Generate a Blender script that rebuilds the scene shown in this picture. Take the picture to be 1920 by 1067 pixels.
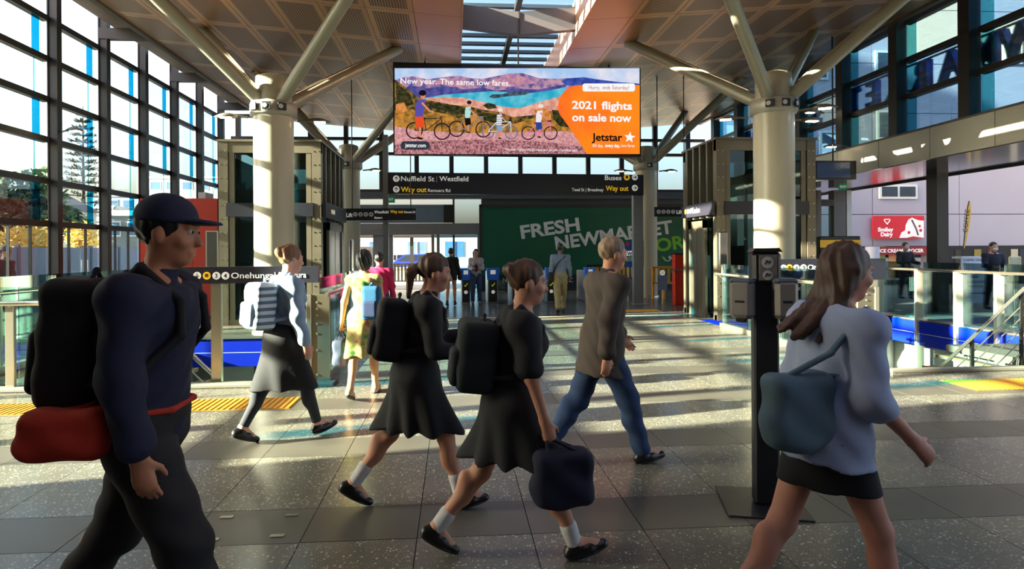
import bpy, math, random
import numpy as np
from mathutils import Matrix, Vector
for _o in list(bpy.data.objects): bpy.data.objects.remove(_o)
scene = bpy.context.scene
COL = scene.collection
random.seed(7); PI = math.pi
# ---------------------------------------------------------------- camera
F, HC, YAW, ROLL = 1150.0, 1.62, math.atan(.0693), -.006
CR = Matrix.Rotation(-YAW, 3, 'Z') @ Matrix.Rotation(PI/2, 3, 'X') @ Matrix.Rotation(ROLL, 3, 'Z')
_v = CR.transposed() @ Vector((0, 1, 0))
CX, CY = 852 - F*_v.x/-_v.z, 470 + F*_v.y/-_v.z
cam = bpy.data.cameras.new('camera'); cam_o = bpy.data.objects.new('camera', cam); COL.objects.link(cam_o)
cam_o.matrix_world = Matrix.Translation((0, 0, HC)) @ CR.to_4x4()
cam.sensor_width = 36; cam.lens = F/1920*36
cam.shift_x = (960-CX)/1920; cam.shift_y = (CY-533.5)/1920
cam.clip_start = .05; cam.clip_end = 600
scene.camera = cam_o
def ray(px, py): return CR @ Vector(((px-CX)/F, -(py-CY)/F, -1))
def hitY(px, py, Y): d = ray(px, py); t = Y/d.y; return Vector((0, 0, HC)) + d*t
def hitX(px, py, X): d = ray(px, py); t = X/d.x; return Vector((0, 0, HC)) + d*t
def ground(px, py, z=0): d = ray(px, py); t = (z-HC)/d.z; return Vector((0, 0, HC)) + d*t
# ---------------------------------------------------------------- light
EXPO = 0.0
vs = scene.view_settings
vs.view_transform = 'Standard'; vs.look = 'None'; vs.gamma = 1; vs.use_curve_mapping = False; vs.exposure = EXPO
SUN_EL, SUN_AZ = math.radians(17.5), math.radians(11)      # low sun from the left, a hair from behind the camera
w = bpy.data.worlds.new('sky'); scene.world = w; w.use_nodes = True
nt = w.node_tree; nt.nodes.clear()
sky = nt.nodes.new('ShaderNodeTexSky'); sky.sky_type = 'NISHITA'; sky.sun_disc = False
sky.sun_elevation = math.radians(24); sky.sun_rotation = math.radians(-92); sky.air_density = 1.0; sky.dust_density = 7.0; sky.ozone_density = 1.0
bg = nt.nodes.new('ShaderNodeBackground'); bg.inputs[1].default_value = .68
wo = nt.nodes.new('ShaderNodeOutputWorld'); nt.links.new(sky.outputs[0], bg.inputs[0]); nt.links.new(bg.outputs[0], wo.inputs[0])
sl = bpy.data.lights.new('sun', 'SUN'); sl.energy = 62; sl.angle = math.radians(.6); sl.color = (1, .87, .62)
so = bpy.data.objects.new('sun', sl); COL.objects.link(so)
sdir = Vector((-math.cos(SUN_EL)*math.cos(SUN_AZ), -math.cos(SUN_EL)*math.sin(SUN_AZ), math.sin(SUN_EL)))
so.rotation_euler = sdir.to_track_quat('Z', 'Y').to_euler(); so.location = sdir*60
cy = scene.cycles
cy.max_bounces = 8; cy.diffuse_bounces = 5; cy.glossy_bounces = 4; cy.transparent_max_bounces = 24; cy.caustics_reflective = False; cy.caustics_refractive = False
# ---------------------------------------------------------------- materials
MATS = {}
def mat(name, col, rough=.5, metal=0., var=.12, scale=4., emit=0., spec=.5, bump=0.):
    if name in MATS: return MATS[name]
    m = bpy.data.materials.new(name); m.use_nodes = True; n = m.node_tree.nodes; l = m.node_tree.links
    b = n['Principled BSDF']; b.inputs['Roughness'].default_value = rough; b.inputs['Metallic'].default_value = metal
    b.inputs['Specular IOR Level'].default_value = spec
    tc = n.new('ShaderNodeTexCoord'); no = n.new('ShaderNodeTexNoise'); no.inputs['Scale'].default_value = scale; no.inputs['Detail'].default_value = 4
    l.new(tc.outputs['Object'], no.inputs['Vector'])
    mx = n.new('ShaderNodeMix'); mx.data_type = 'RGBA'
    mx.inputs[6].default_value = tuple(c*(1-var) for c in col)+(1,); mx.inputs[7].default_value = tuple(min(1, c*(1+var)) for c in col)+(1,)
    l.new(no.outputs[0], mx.inputs[0]); l.new(mx.outputs[2], b.inputs['Base Color'])
    if emit:
        l.new(mx.outputs[2], b.inputs['Emission Color']); b.inputs['Emission Strength'].default_value = emit
    if bump:
        bp = n.new('ShaderNodeBump'); bp.inputs['Strength'].default_value = bump; bp.inputs['Distance'].default_value = .01
        l.new(no.outputs[0], bp.inputs['Height']); l.new(bp.outputs[0], b.inputs['Normal'])
    MATS[name] = m; return m
def glass(name, tint, refl=.5, rough=0.):
    m = bpy.data.materials.new(name); m.use_nodes = True; n = m.node_tree.nodes; l = m.node_tree.links; n.clear()
    o = n.new('ShaderNodeOutputMaterial'); mx = n.new('ShaderNodeMixShader'); t = n.new('ShaderNodeBsdfTransparent'); g = n.new('ShaderNodeBsdfGlossy')
    t.inputs[0].default_value = tint+(1,); g.inputs['Roughness'].default_value = rough; g.inputs[0].default_value = (.9, .95, 1, 1)
    fr = n.new('ShaderNodeFresnel'); fr.inputs[0].default_value = 1.5
    mu = n.new('ShaderNodeMath'); mu.operation = 'MULTIPLY'; mu.inputs[1].default_value = refl; mu.use_clamp = True
    l.new(fr.outputs[0], mu.inputs[0]); l.new(mu.outputs[0], mx.inputs[0]); l.new(t.outputs[0], mx.inputs[1]); l.new(g.outputs[0], mx.inputs[2]); l.new(mx.outputs[0], o.inputs[0])
    MATS[name] = m; return m
def emis(name, col, s=1., var=0., scale=8., col2=None):
    """light-giving surface (screen picture, lamp) with optional mottling between two colours"""
    if name in MATS: return MATS[name]
    m = bpy.data.materials.new(name); m.use_nodes = True; n = m.node_tree.nodes; l = m.node_tree.links; n.clear()
    o = n.new('ShaderNodeOutputMaterial'); e = n.new('ShaderNodeEmission'); e.inputs[1].default_value = s
    c2 = col2 or tuple(min(1, c*(1+var)) for c in col)
    tc = n.new('ShaderNodeTexCoord'); no = n.new('ShaderNodeTexNoise'); no.inputs['Scale'].default_value = scale; no.inputs['Detail'].default_value = 5
    rp = n.new('ShaderNodeValToRGB'); rp.color_ramp.elements[0].position = .4; rp.color_ramp.elements[1].position = .6
    rp.color_ramp.elements[0].color = tuple(c*(1-var) for c in col)+(1,); rp.color_ramp.elements[1].color = c2+(1,)
    l.new(tc.outputs['Object'], no.inputs['Vector']); l.new(no.outputs[0], rp.inputs[0]); l.new(rp.outputs[0], e.inputs[0]); l.new(e.outputs[0], o.inputs[0])
    MATS[name] = m; return m
def L(*c):   # sRGB 0-255 -> linear
    return tuple(((x/255)/12.92 if x < 10 else ((x/255+.055)/1.055)**2.4) for x in c)
STEELG = mat('dark_steel', L(62, 58, 58), .42, .35, .15, 3)
CREAM = mat('cream_paint', L(186, 181, 160), .3, 0, .06, 2)
STRUT = mat('strut_paint', L(160, 156, 140), .35, .1, .06, 2)
BRONZE = mat('bronze_steel', L(112, 104, 88), .4, .45, .15, 5)
INOX = mat('stainless', L(196, 190, 170), .28, .85, .06, 8)
BLACK = mat('black_panel', L(26, 27, 36), .35, 0, .1, 3)
DARK = mat('dark_void', L(30, 28, 28), .6)
WHITE = mat('white_paint', L(225, 222, 214), .5)
LWHITE = mat('sign_white', L(235, 235, 230), .5, 0, .02, emit=.35)
LYEL = mat('sign_yellow', L(250, 200, 40), .5, 0, .02, emit=.35)
LGRY = mat('sign_grey', L(180, 180, 180), .5, 0, .02, emit=.1)
BLUE = mat('blue_fascia', L(10, 40, 190), .35, 0, .1, 2)
GL = glass('clear_glass', (.88, .95, .97), .28)
GLB = glass('balustrade_glass', (.72, .86, .85), .8)
GLC = glass('cyan_glass', (.10, .66, .86), .3)
GLR = glass('blue_glass', (.60, .84, 1.0), .7)  # blue tint carries the sky reflected in the right-hand panes
GLR2 = glass('green_blue_glass', (.78, .96, .92), .6)
GLT = glass('teal_edge_glass', (.40, .78, .80), .5)
GLL = glass('lift_glass', (.45, .58, .58), .9)
# ---------------------------------------------------------------- mesh helpers
class MB:
    def __init__(s): s.v, s.f, s.sm = [], [], []
    def add(s, vs, fs, smooth=False):
        o = len(s.v); s.v += [tuple(v) for v in vs]; s.f += [tuple(i+o for i in f) for f in fs]; s.sm += [smooth]*len(fs); return s
    def box(s, x0, x1, y0, y1, z0, z1):
        return s.add([(x, y, z) for x in (x0, x1) for y in (y0, y1) for z in (z0, z1)], [(0, 1, 3, 2), (4, 6, 7, 5), (0, 4, 5, 1), (2, 3, 7, 6), (0, 2, 6, 4), (1, 5, 7, 3)])
    def bbox(s, x0, x1, y0, y1, z0, z1, b=.01):       # box with bevelled edges
        def ring(i, z): return [(x0+i, y0+i, z), (x1-i, y0+i, z), (x1-i, y1-i, z), (x0+i, y1-i, z)]
        def oct_(i, z):
            return [(x0+b+i, y0+i, z), (x1-b-i, y0+i, z), (x1-i, y0+b+i, z), (x1-i, y1-b-i, z), (x1-b-i, y1-i, z), (x0+b+i, y1-i, z), (x0+i, y1-b-i, z), (x0+i, y0+b+i, z)]
        rs = [oct_(b*.6, z0), oct_(0, z0+b), oct_(0, z1-b), oct_(b*.6, z1)]
        vs = [p for r in rs for p in r]; fs = [tuple(range(7, -1, -1)), tuple(range(24, 32))]
        for k in range(3):
            for i in range(8): fs.append((k*8+i, k*8+(i+1) % 8, k*8+8+(i+1) % 8, k*8+8+i))
        return s.add(vs, fs)
    def cyl(s, a, b, r, n=12, r2=None, caps=True):
        a, b = Vector(a), Vector(b); r2 = r if r2 is None else r2
        q = (b-a).to_track_quat('Z', 'Y'); vs = []
        for p, rr in ((a, r), (b, r2)):
            for i in range(n):
                t = 2*PI*i/n; vs.append(p + q @ Vector((rr*math.cos(t), rr*math.sin(t), 0)))
        s.add(vs, [(i, (i+1) % n, n+(i+1) % n, n+i) for i in range(n)], True)
        if caps: s.add(vs, [tuple(range(n-1, -1, -1)), tuple(range(n, 2*n))])
        return s
    def lathe(s, c, prof, n=20):
        vs = []
        for r, z in prof:
            for i in range(n):
                t = 2*PI*i/n; vs.append((c[0]+r*math.cos(t), c[1]+r*math.sin(t), c[2]+z))
        m = len(prof)
        s.add(vs, [(k*n+i, k*n+(i+1) % n, (k+1)*n+(i+1) % n, (k+1)*n+i) for k in range(m-1) for i in range(n)], True)
        s.add(vs, [tuple(range(n-1, -1, -1)), tuple(range((m-1)*n, m*n))]); return s
    def path(s, pts, r, n=8):
        for a, b in zip(pts, pts[1:]): s.cyl(a, b, r, n)
        return s
    def prism(s, pts, d):            # polygon extruded by vector d
        n = len(pts); d = Vector(d); vs = [Vector(p) for p in pts]; vs += [v+d for v in vs]
        return s.add(vs, [tuple(range(n)), tuple(range(2*n-1, n-1, -1))]+[((i+1) % n, i, n+i, n+(i+1) % n) for i in range(n)])
    def mesh(s, name):
        m = bpy.data.meshes.new(name); m.from_pydata(s.v, [], s.f); m.polygons.foreach_set('use_smooth', s.sm); m.update(); return m
    def build(s, name, ma, parent=None, loc=None, rz=0): return obj(name, s.mesh(name), ma, parent, loc, rz)
def obj(name, me, ma, parent=None, loc=None, rz=0):
    if ma and not me.materials: me.materials.append(ma)
    o = bpy.data.objects.new(name, me); COL.objects.link(o); o.parent = parent
    if loc is not None: o.location = loc
    if rz: o.rotation_euler.z = rz
    return o
def tag(o, label=None, cat=None, group=None, kind=None):
    if label: o['label'] = label
    if cat: o['category'] = cat
    if group: o['group'] = group
    if kind: o['kind'] = kind
    return o
def thing(name, label, cat, loc=(0, 0, 0), rz=0, group=None):
    o = bpy.data.objects.new(name, None); COL.objects.link(o); o.location = loc; o.rotation_euler.z = rz; o.empty_display_size = .2
    return tag(o, label, cat, group)
def structure(name, label=None, loc=(0, 0, 0)):
    o = bpy.data.objects.new(name, None); COL.objects.link(o); o.location = loc; o.empty_display_size = .2
    return tag(o, label, None, None, 'structure')
def box(name, ma, parent, *a): return MB().box(*a).build(name, ma, parent)
def copies(name, me, parent, locs, rz=0): return [obj(name, me, None, parent, l, rz) for l in locs]
TXS = bpy.data.scenes.new('type_setting')      # emptied and removed at the end
def text(parent, s, size, loc, ma, align='LEFT', width=None, bold=0., rot=(PI/2, 0, 0), name='lettering', shear=0., extr=.002):
    cu = bpy.data.curves.new('t', 'FONT'); cu.body = s; cu.size = size; cu.align_x = align; cu.align_y = 'BOTTOM_BASELINE'; cu.offset = bold; cu.extrude = extr; cu.shear = shear; cu.resolution_u = 3
    t = bpy.data.objects.new('t', cu); TXS.collection.objects.link(t); vl = TXS.view_layers[0]; vl.update()
    me = bpy.data.meshes.new_from_object(t.evaluated_get(vl.depsgraph))
    bpy.data.objects.remove(t); bpy.data.curves.remove(cu); me.materials.clear()
    if width and len(me.vertices):
        xs = [v.co.x for v in me.vertices]; k = width/(max(xs)-min(xs)); me.transform(Matrix.Diagonal((k, 1, 1, 1)))
    o = obj(name, me, ma, parent, loc); o.rotation_euler = rot; return o
class Face:
    """a flat sign facing the camera side; maps photo pixels to its own plane"""
    def __init__(s, px0, py0, px1, py1, Y, rz=0.):
        s.Y = Y; c = hitY((px0+px1)/2, (py0+py1)/2, Y); s.rz = rz
        s.loc = c; s.n = Vector((math.sin(rz), -math.cos(rz), 0)); s.ux = Vector((math.cos(rz), math.sin(rz), 0))
        a, b = s.uv(px0, py0), s.uv(px1, py1); s.x0, s.z1, s.x1, s.z0 = a[0], a[1], b[0], b[1]
    def uv(s, px, py):
        d = ray(px, py); o = Vector((0, 0, HC)); t = (s.loc-o).dot(s.n)/d.dot(s.n); p = o+d*t-s.loc
        return p.dot(s.ux), p.z
    def px(s, n): return n*s.loc.y/F          # metres spanned by n photo pixels
    def flat(s, root, name, pts, ma, off):    # polygon given in photo pixels, off metres proud
        v = [(*[s.uv(x, y)[0]], -off, s.uv(x, y)[1]) for x, y in pts]
        return MB().prism(v, (0, .0015, 0)).build(name, ma, root)
    def txt(s, root, st, px, py, hpx, ma, off, wpx=None, bold=0., align='LEFT', **k):
        x, z = s.uv(px, py)
        return text(root, st, s.px(hpx)/.7, (x, -off, z), ma, align, s.px(wpx) if wpx else None, bold*s.px(1), **k)
def disc(root, name, x, y, z, r, ma, n=20): return MB().cyl((x, y, z), (x, y-.003, z), r, n).build(name, ma, root)
# ================================================================ SETTING
XL, XR, YF = -9.0, 10.7, 25.6
VL = (-6.1, -1.75, 7.6, 12.0); VR = (5.6, 10.4, 7.6, 14.0)        # the two stair voids
def minus(r, v):
    x0, x1, y0, y1 = r; a0, a1, b0, b1 = v
    if x1 <= a0 or x0 >= a1 or y1 <= b0 or y0 >= b1: return [r]
    out = []
    if y0 < b0: out.append((x0, x1, y0, b0))
    if y1 > b1: out.append((x0, x1, b1, y1))
    ya, yb = max(y0, b0), min(y1, b1)
    if x0 < a0: out.append((x0, a0, ya, yb))
    if x1 > a1: out.append((a1, x1, ya, yb))
    return out
def holes(r): return [q for p in minus(r, VL) for q in minus(p, VR)]
# --- floor
def terrazzo(name, c0, c1, chip, rough, amount):
    m = bpy.data.materials.new(name); m.use_nodes = True; n = m.node_tree.nodes; l = m.node_tree.links; b = n['Principled BSDF']
    tc = n.new('ShaderNodeNewGeometry'); oi = n.new('ShaderNodeObjectInfo')
    no = n.new('ShaderNodeTexNoise'); no.inputs['Scale'].default_value = 2.2; no.inputs['Detail'].default_value = 6; l.new(tc.outputs['Position'], no.inputs['Vector'])
    ad = n.new('ShaderNodeMath'); ad.operation = 'MULTIPLY_ADD'; ad.inputs[1].default_value = .35; l.new(oi.outputs['Random'], ad.inputs[0]); l.new(no.outputs[0], ad.inputs[2])
    mx = n.new('ShaderNodeMix'); mx.data_type = 'RGBA'; mx.inputs[6].default_value = c0+(1,); mx.inputs[7].default_value = c1+(1,); l.new(ad.outputs[0], mx.inputs[0])
    last = mx.outputs[2]
    if amount:
        for sc, thr in ((62., amount), (130., amount*.8)):
            vo = n.new('ShaderNodeTexVoronoi'); vo.inputs['Scale'].default_value = sc; l.new(tc.outputs['Position'], vo.inputs['Vector'])
            sp = n.new('ShaderNodeSeparateColor'); l.new(vo.outputs['Color'], sp.inputs[0])
            lt = n.new('ShaderNodeMath'); lt.operation = 'LESS_THAN'; lt.inputs[1].default_value = thr; l.new(sp.outputs[0], lt.inputs[0])
            ds = n.new('ShaderNodeMath'); ds.operation = 'LESS_THAN'; ds.inputs[1].default_value = .42; l.new(vo.outputs['Distance'], ds.inputs[0])
            mu = n.new('ShaderNodeMath'); mu.operation = 'MULTIPLY'; l.new(lt.outputs[0], mu.inputs[0]); l.new(ds.outputs[0], mu.inputs[1])
            m2 = n.new('ShaderNodeMix'); m2.data_type = 'RGBA'; m2.inputs[7].default_value = chip+(1,); l.new(mu.outputs[0], m2.inputs[0]); l.new(last, m2.inputs[6]); last = m2.outputs[2]
    l.new(last, b.inputs['Base Color'])
    rr = n.new('ShaderNodeMapRange'); rr.inputs[3].default_value = rough*.7; rr.inputs[4].default_value = rough*1.4; l.new(no.outputs[0], rr.inputs[0]); l.new(rr.outputs[0], b.inputs['Roughness'])
    return m
TERR = terrazzo('terrazzo', L(78, 76, 70), L(116, 112, 100), L(196, 190, 172), .24, .11)
BAND = terrazzo('stone_band', L(68, 65, 60), L(98, 93, 84), L(225, 220, 200), .34, 0)
FARF = terrazzo('far_floor', L(66, 66, 68), L(90, 90, 90), L(190, 190, 190), .22, .05)  # tile tone set darker to carry the shade on the gate-line floor
floor = structure('floor', 'speckled terrazzo concourse floor with plain stone bands')
m = MB()
for q in holes((-9.2, 10.9, -6, YF+.1)): m.box(q[0], q[1], q[2], q[3], -.5, -.014)
m.build('slab', mat('joint_grey', L(44, 42, 40), .8), floor)
cells = []
y = 3.48-1.46*3
while y < 14.6:
    for y0, y1, kind in ((y, y+.46, 'b'), (y+.46, y+1.46, 't')):
        for k in range(-14, 18):
            x0 = -.22+.65*k
            for q in holes((max(x0, -9.1), min(x0+.65, 10.8), y0, min(y1, 14.7))):
                if q[1]-q[0] > .03 and q[3]-q[2] > .03 and q[3] > -.9: cells.append((q, kind))
    y += 1.46
def seen(c):
    q = c[0]; X, Y = (q[0]+q[1])/2, (q[2]+q[3])/2
    if Y < 2.6 or abs(X-.03*Y) > .88*Y: return 0
    return (q[1]-q[0])*(q[3]-q[2])/(X*X+Y*Y)**1.3
cells.sort(key=seen, reverse=True)
g = .0025; cache = {}
rest = {'t': MB(), 'b': MB()}
for i, (q, k) in enumerate(cells):
    if i < 300:
        key = (k, round(q[1]-q[0], 3), round(q[3]-q[2], 3))
        if key not in cache:
            a, b = key[1]/2-g, key[2]/2-g
            me = MB().box(-a, a, -b, b, -.03, 0).mesh('paving_slab'); me.materials.append(TERR if k == 't' else BAND); cache[key] = me
        obj('paving_slab', cache[key], None, floor, ((q[0]+q[1])/2, (q[2]+q[3])/2, random.uniform(-.0006, .0006)))
    else: rest[k].box(q[0]+g, q[1]-g, q[2]+g, q[3]-g, -.03, 0)
tag(rest['t'].build('far_terrazzo_slabs', TERR, floor), kind='stuff'); tag(rest['b'].build('far_band_slabs', BAND, floor), kind='stuff')
m = MB()
for q in holes((-9.1, 10.8, 14.8, YF)): m.box(*q, -.03, 0)
m.build('gate_line_floor', FARF, floor)
box('pale_strip', mat('pale_strip', L(200, 190, 160), .4), floor, -1.7, 5.5, 14.7, 14.8, -.03, .004)
for k, (px, py) in enumerate(((425, 970), (397, 1012), (520, 1005), (548, 966))):
    p = ground(px, py); MB().bbox(p.x-.04, p.x+.04, p.y-.018, p.y+.018, 0, .004, .003).build('floor_stud', INOX, floor)
# blue slab edges and lower level
tr = structure('trim_1', 'blue slab edge around the left stair void')
box('edge_board', BLUE, tr, VL[0], VL[1], VL[3]-.02, VL[3]+.01, -.56, -.03); box('edge_board', BLUE, tr, VL[0]-.01, VL[0]+.02, VL[2], VL[3], -.56, -.03)
box('edge_cap', INOX, tr, VL[0], VL[1], VL[3]-.05, VL[3]+.05, -.03, .025)
box('edge_line', WHITE, tr, VL[0], VL[1], VL[3]-.025, VL[3]-.018, -.30, -.29)
tr = structure('trim_2', 'bright blue slab edge around the right stair void')
box('edge_board', BLUE, tr, VR[0], VR[1], VR[3]-.02, VR[3]+.01, -.56, -.03); box('edge_board', BLUE, tr, VR[1]-.02, VR[1]+.01, VR[2], VR[3], -.56, -.03)
box('edge_line', WHITE, tr, VR[1]-.026, VR[1]-.019, VR[2], VR[3], -.30, -.29)
low = structure('floor_lower', 'lower platform level under the stairs')
LOWW = mat('platform_white', L(190, 196, 190), .6)
for v in (VL, VR):
    x0, x1, y0, y1 = v[0]-.4, v[1]+.4, v[2]-.4, v[3]+.4
    MB().box(x0, x1, y0, y1, -3.3, -3.2).build('platform_floor', mat('platform_grey', L(90, 88, 84), .6), low)
    for k in range(8):
        a = x0+(x1-x0)*k/8; box('platform_wall_panel', LOWW if k % 2 else mat('platform_dim', L(110, 112, 104), .6), low, a+.01, a+(x1-x0)/8-.01, y1-.06, y1, -3.2, -.5)
    box('platform_side_wall', LOWW, low, x1-.05, x1, y0, y1, -3.2, -.5); box('platform_side_wall', LOWW, low, x0, x0+.05, y0, y1, -3.2, -.5)
    box('platform_front_wall', LOWW, low, x0, x1, y0, y0+.05, -3.2, -.5)
    f = thing('platform_lamp', ('linear lamp fixed under the slab of the %s stair void' % ('left' if v is VL else 'right')), 'lamp', ((v[0]+v[1])/2, v[2]+.15, -.62))  # lamp added to brighten the lower level, no fixture visible there
    box('housing', WHITE, f, -1.6, 1.6, -.08, .08, -.02, .06); box('diffuser', emis('tube_light', (1, .98, .92), 14 if v is VR else 4), f, -1.55, 1.55, -.06, .06, -.05, -.02)
# tactile strips
TACT = mat('tactile_yellow', L(196, 140, 34), .6, 0, .15, 6)
def tactile(x0, x1, y0, y1, label, n=0):
    t = structure('trim_%d' % n, label); k = int(round((x1-x0)/.3))
    me = MB().box(-.147, .147, -(y1-y0)/2, (y1-y0)/2, 0, .004)
    for j in range(5): me.bbox(-.135+j*.06, -.105+j*.06, -(y1-y0)/2+.01, (y1-y0)/2-.01, .003, .010, .003)
    me = me.mesh('tactile_tile'); me.materials.append(TACT)
    copies('tactile_tile', me, t, [(x0+.15+.3*i, (y0+y1)/2, 0) for i in range(k)])
tactile(-5.9, -1.7, 6.45, 6.95, 'yellow ribbed tactile strip before the left stairs', 3); tactile(5.9, 10.1, 6.55, 7.1, 'yellow ribbed tactile strip before the right stairs', 4)
tactile(3.9, 5.4, 15.6, 16.2, 'yellow tactile patch in front of the right lift door', 5)
# --- left glass wall
wl = structure('wall_left', 'tall glass curtain wall on steel columns at the left')
colY = [14.4+1.97*k for k in range(-6, 6)]
TZ = [6.84, 5.94, 5.04, 4.14, 3.22, 2.27]
box('solid_wall', mat('wall_grey', L(150, 146, 138), .7), wl, XL-.25, XL, -6, 3.3, 0, 7.7)
cm = MB().box(-.11, -.085, -.085, .085, 0, 7.78).box(.085, .11, -.085, .085, 0, 7.78).box(-.085, .085, -.06, .06, 0, 7.78).mesh('steel_column'); cm.materials.append(STEELG)
copies('steel_column', cm, wl, [(XL+.08, y, 0) for y in colY])
for y0, y1 in zip(colY, colY[1:]):
    for z in TZ: box('transom', STEELG, wl, XL-.12, XL+.02, y0+.09, y1-.09, z-.065, z+.065)
    for j in range(1, 3): box('mullion', STEELG, wl, XL-.06, XL, y0+(y1-y0)*j/3-.008, y0+(y1-y0)*j/3+.008, .1, TZ[-1]-.07)
    box('sill', STEELG, wl, XL-.12, XL+.02, y0+.09, y1-.09, 0, .1)
    box('pane', GL, wl, XL-.055, XL-.045, y0+.12, y1-.12, .1, TZ[-1])
    for r in range(5):
        z1, z0 = TZ[r]-.065, TZ[r+1]+.065
        box('pane', GL, wl, XL-.055, XL-.045, y0+.12, y1-.12, z0, z1)
        if r % 2 == 0: box('cyan_strip', GLC, wl, XL-.03, XL-.02, y1-.58, y1-.34, z0, z1)
        else: box('pane_joint', GLT, wl, XL-.05, XL-.03, y1-.50, y1-.485, z0, z1)
# --- right upper glass wall over a panelled beam
wr = structure('wall_right', 'upper glass wall over a white panelled beam at the right')
rY = [hitX(1828, 470, XR).y + 2.05*k for k in range(-3, 7)]
RZ = [6.95, 6.05, 5.2, 4.3]
cm = MB().box(-.13, .13, -.14, .14, 4.1, 7.78).mesh('steel_column'); cm.materials.append(STEELG)
copies('steel_column', cm, wr, [(XR-.1, y, 0) for y in rY])
for i, (y0, y1) in enumerate(zip(rY, rY[1:])):
    for z in RZ: box('transom', STEELG, wr, XR-.05, XR+.1, y0+.17, y1-.17, z-.06, z+.06)
    for r in range(3):
        z1, z0 = RZ[r]-.06, RZ[r+1]+.06
        box('pane', GLR if (i+r) % 3 else GLR2, wr, XR+.03, XR+.04, y0+.1, y1-.1, z0, z1)
        box('edge_strip', GLT, wr, XR+.005, XR+.015, y1-.47, y1-.17, z0, z1)
FP = mat('fascia_panel', L(222, 222, 212), .3, 0., .08, 2)
for k in range(14):
    y0 = 3.0+1.62*k; box('fascia_panel', FP, wr, XR-.32, XR-.26, y0+.01, y0+1.61, 3.57, 4.24)
box('beam', mat('beam_grey', L(120, 116, 112), .5), wr, XR-.26, XR+.1, 3, YF, 3.6, 4.3)
box('beam_soffit', mat('soffit_mirror', L(190, 186, 186), .12, .9), wr, XR-.3, 13.0, 3, YF, 3.55, 3.6)
box('soffit_edge', DARK, wr, 12.95, 13.05, 3, YF, 3.5, 3.62)
p = hitX(1758, 470, 12.0)
box('soffit_column', STEELG, wr, 11.85, 12.15, p.y-.17, p.y+.17, 0, 3.55)
# --- roof: two wings rising outwards, skylight between them
XC, HW, ZI, SL = 1.45, 1.28, 6.36, .083
def cz(x): return ZI+SL*(abs(x-XC)-HW)
def perforated():
    m = bpy.data.materials.new('perforated_bronze'); m.use_nodes = True; n = m.node_tree.nodes; l = m.node_tree.links; b = n['Principled BSDF']
    tc = n.new('ShaderNodeTexCoord'); mp = n.new('ShaderNodeVectorMath'); mp.operation = 'SCALE'; mp.inputs[3].default_value = 1/.056; l.new(tc.outputs['Object'], mp.inputs[0])
    fr = n.new('ShaderNodeVectorMath'); fr.operation = 'FRACTION'; l.new(mp.outputs[0], fr.inputs[0])
    sb = n.new('ShaderNodeVectorMath'); sb.operation = 'SUBTRACT'; sb.inputs[1].default_value = (.5, .5, 0); l.new(fr.outputs[0], sb.inputs[0])
    mu = n.new('ShaderNodeVectorMath'); mu.operation = 'MULTIPLY'; mu.inputs[1].default_value = (1, 1, 0); l.new(sb.outputs[0], mu.inputs[0])
    le = n.new('ShaderNodeVectorMath'); le.operation = 'LENGTH'; l.new(mu.outputs[0], le.inputs[0])
    lt = n.new('ShaderNodeMath'); lt.operation = 'LESS_THAN'; lt.inputs[1].default_value = .42; l.new(le.outputs['Value'], lt.inputs[0])
    se = n.new('ShaderNodeSeparateXYZ'); l.new(tc.outputs['Object'], se.inputs[0]); last = lt.outputs[0]
    for k, lim in ((0, .37), (1, .80)):
        ab = n.new('ShaderNodeMath'); ab.operation = 'ABSOLUTE'; l.new(se.outputs[k], ab.inputs[0])
        c = n.new('ShaderNodeMath'); c.operation = 'LESS_THAN'; c.inputs[1].default_value = lim; l.new(ab.outputs[0], c.inputs[0])
        q = n.new('ShaderNodeMath'); q.operation = 'MULTIPLY'; l.new(last, q.inputs[0]); l.new(c.outputs[0], q.inputs[1]); last = q.outputs[0]
    oi = n.new('ShaderNodeObjectInfo'); ba = n.new('ShaderNodeMix'); ba.data_type = 'RGBA'; ba.inputs[6].default_value = L(186, 142, 104)+(1,); ba.inputs[7].default_value = L(204, 158, 116)+(1,); l.new(oi.outputs['Random'], ba.inputs[0])
    mx = n.new('ShaderNodeMix'); mx.data_type = 'RGBA'; mx.inputs[7].default_value = L(16, 12, 11)+(1,); l.new(last, mx.inputs[0]); l.new(ba.outputs[2], mx.inputs[6])
    l.new(mx.outputs[2], b.inputs['Base Color']); b.inputs['Roughness'].default_value = .38; b.inputs['Metallic'].default_value = .25
    return m
PERF = perforated(); PLAIN = mat('plain_bronze', L(204, 152, 128), .33, .3, .08, 1.5)
ceil_ = structure('ceiling', 'bronze perforated ceiling wings rising outwards from a central skylight')
pm = MB().box(-.477, .477, -.915, .915, 0, .03).mesh('perforated_panel'); pm.materials.append(PERF)
pp = MB().box(-.477, .477, -.915, .915, 0, .03).mesh('plain_panel'); pp.materials.append(PLAIN)
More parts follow.
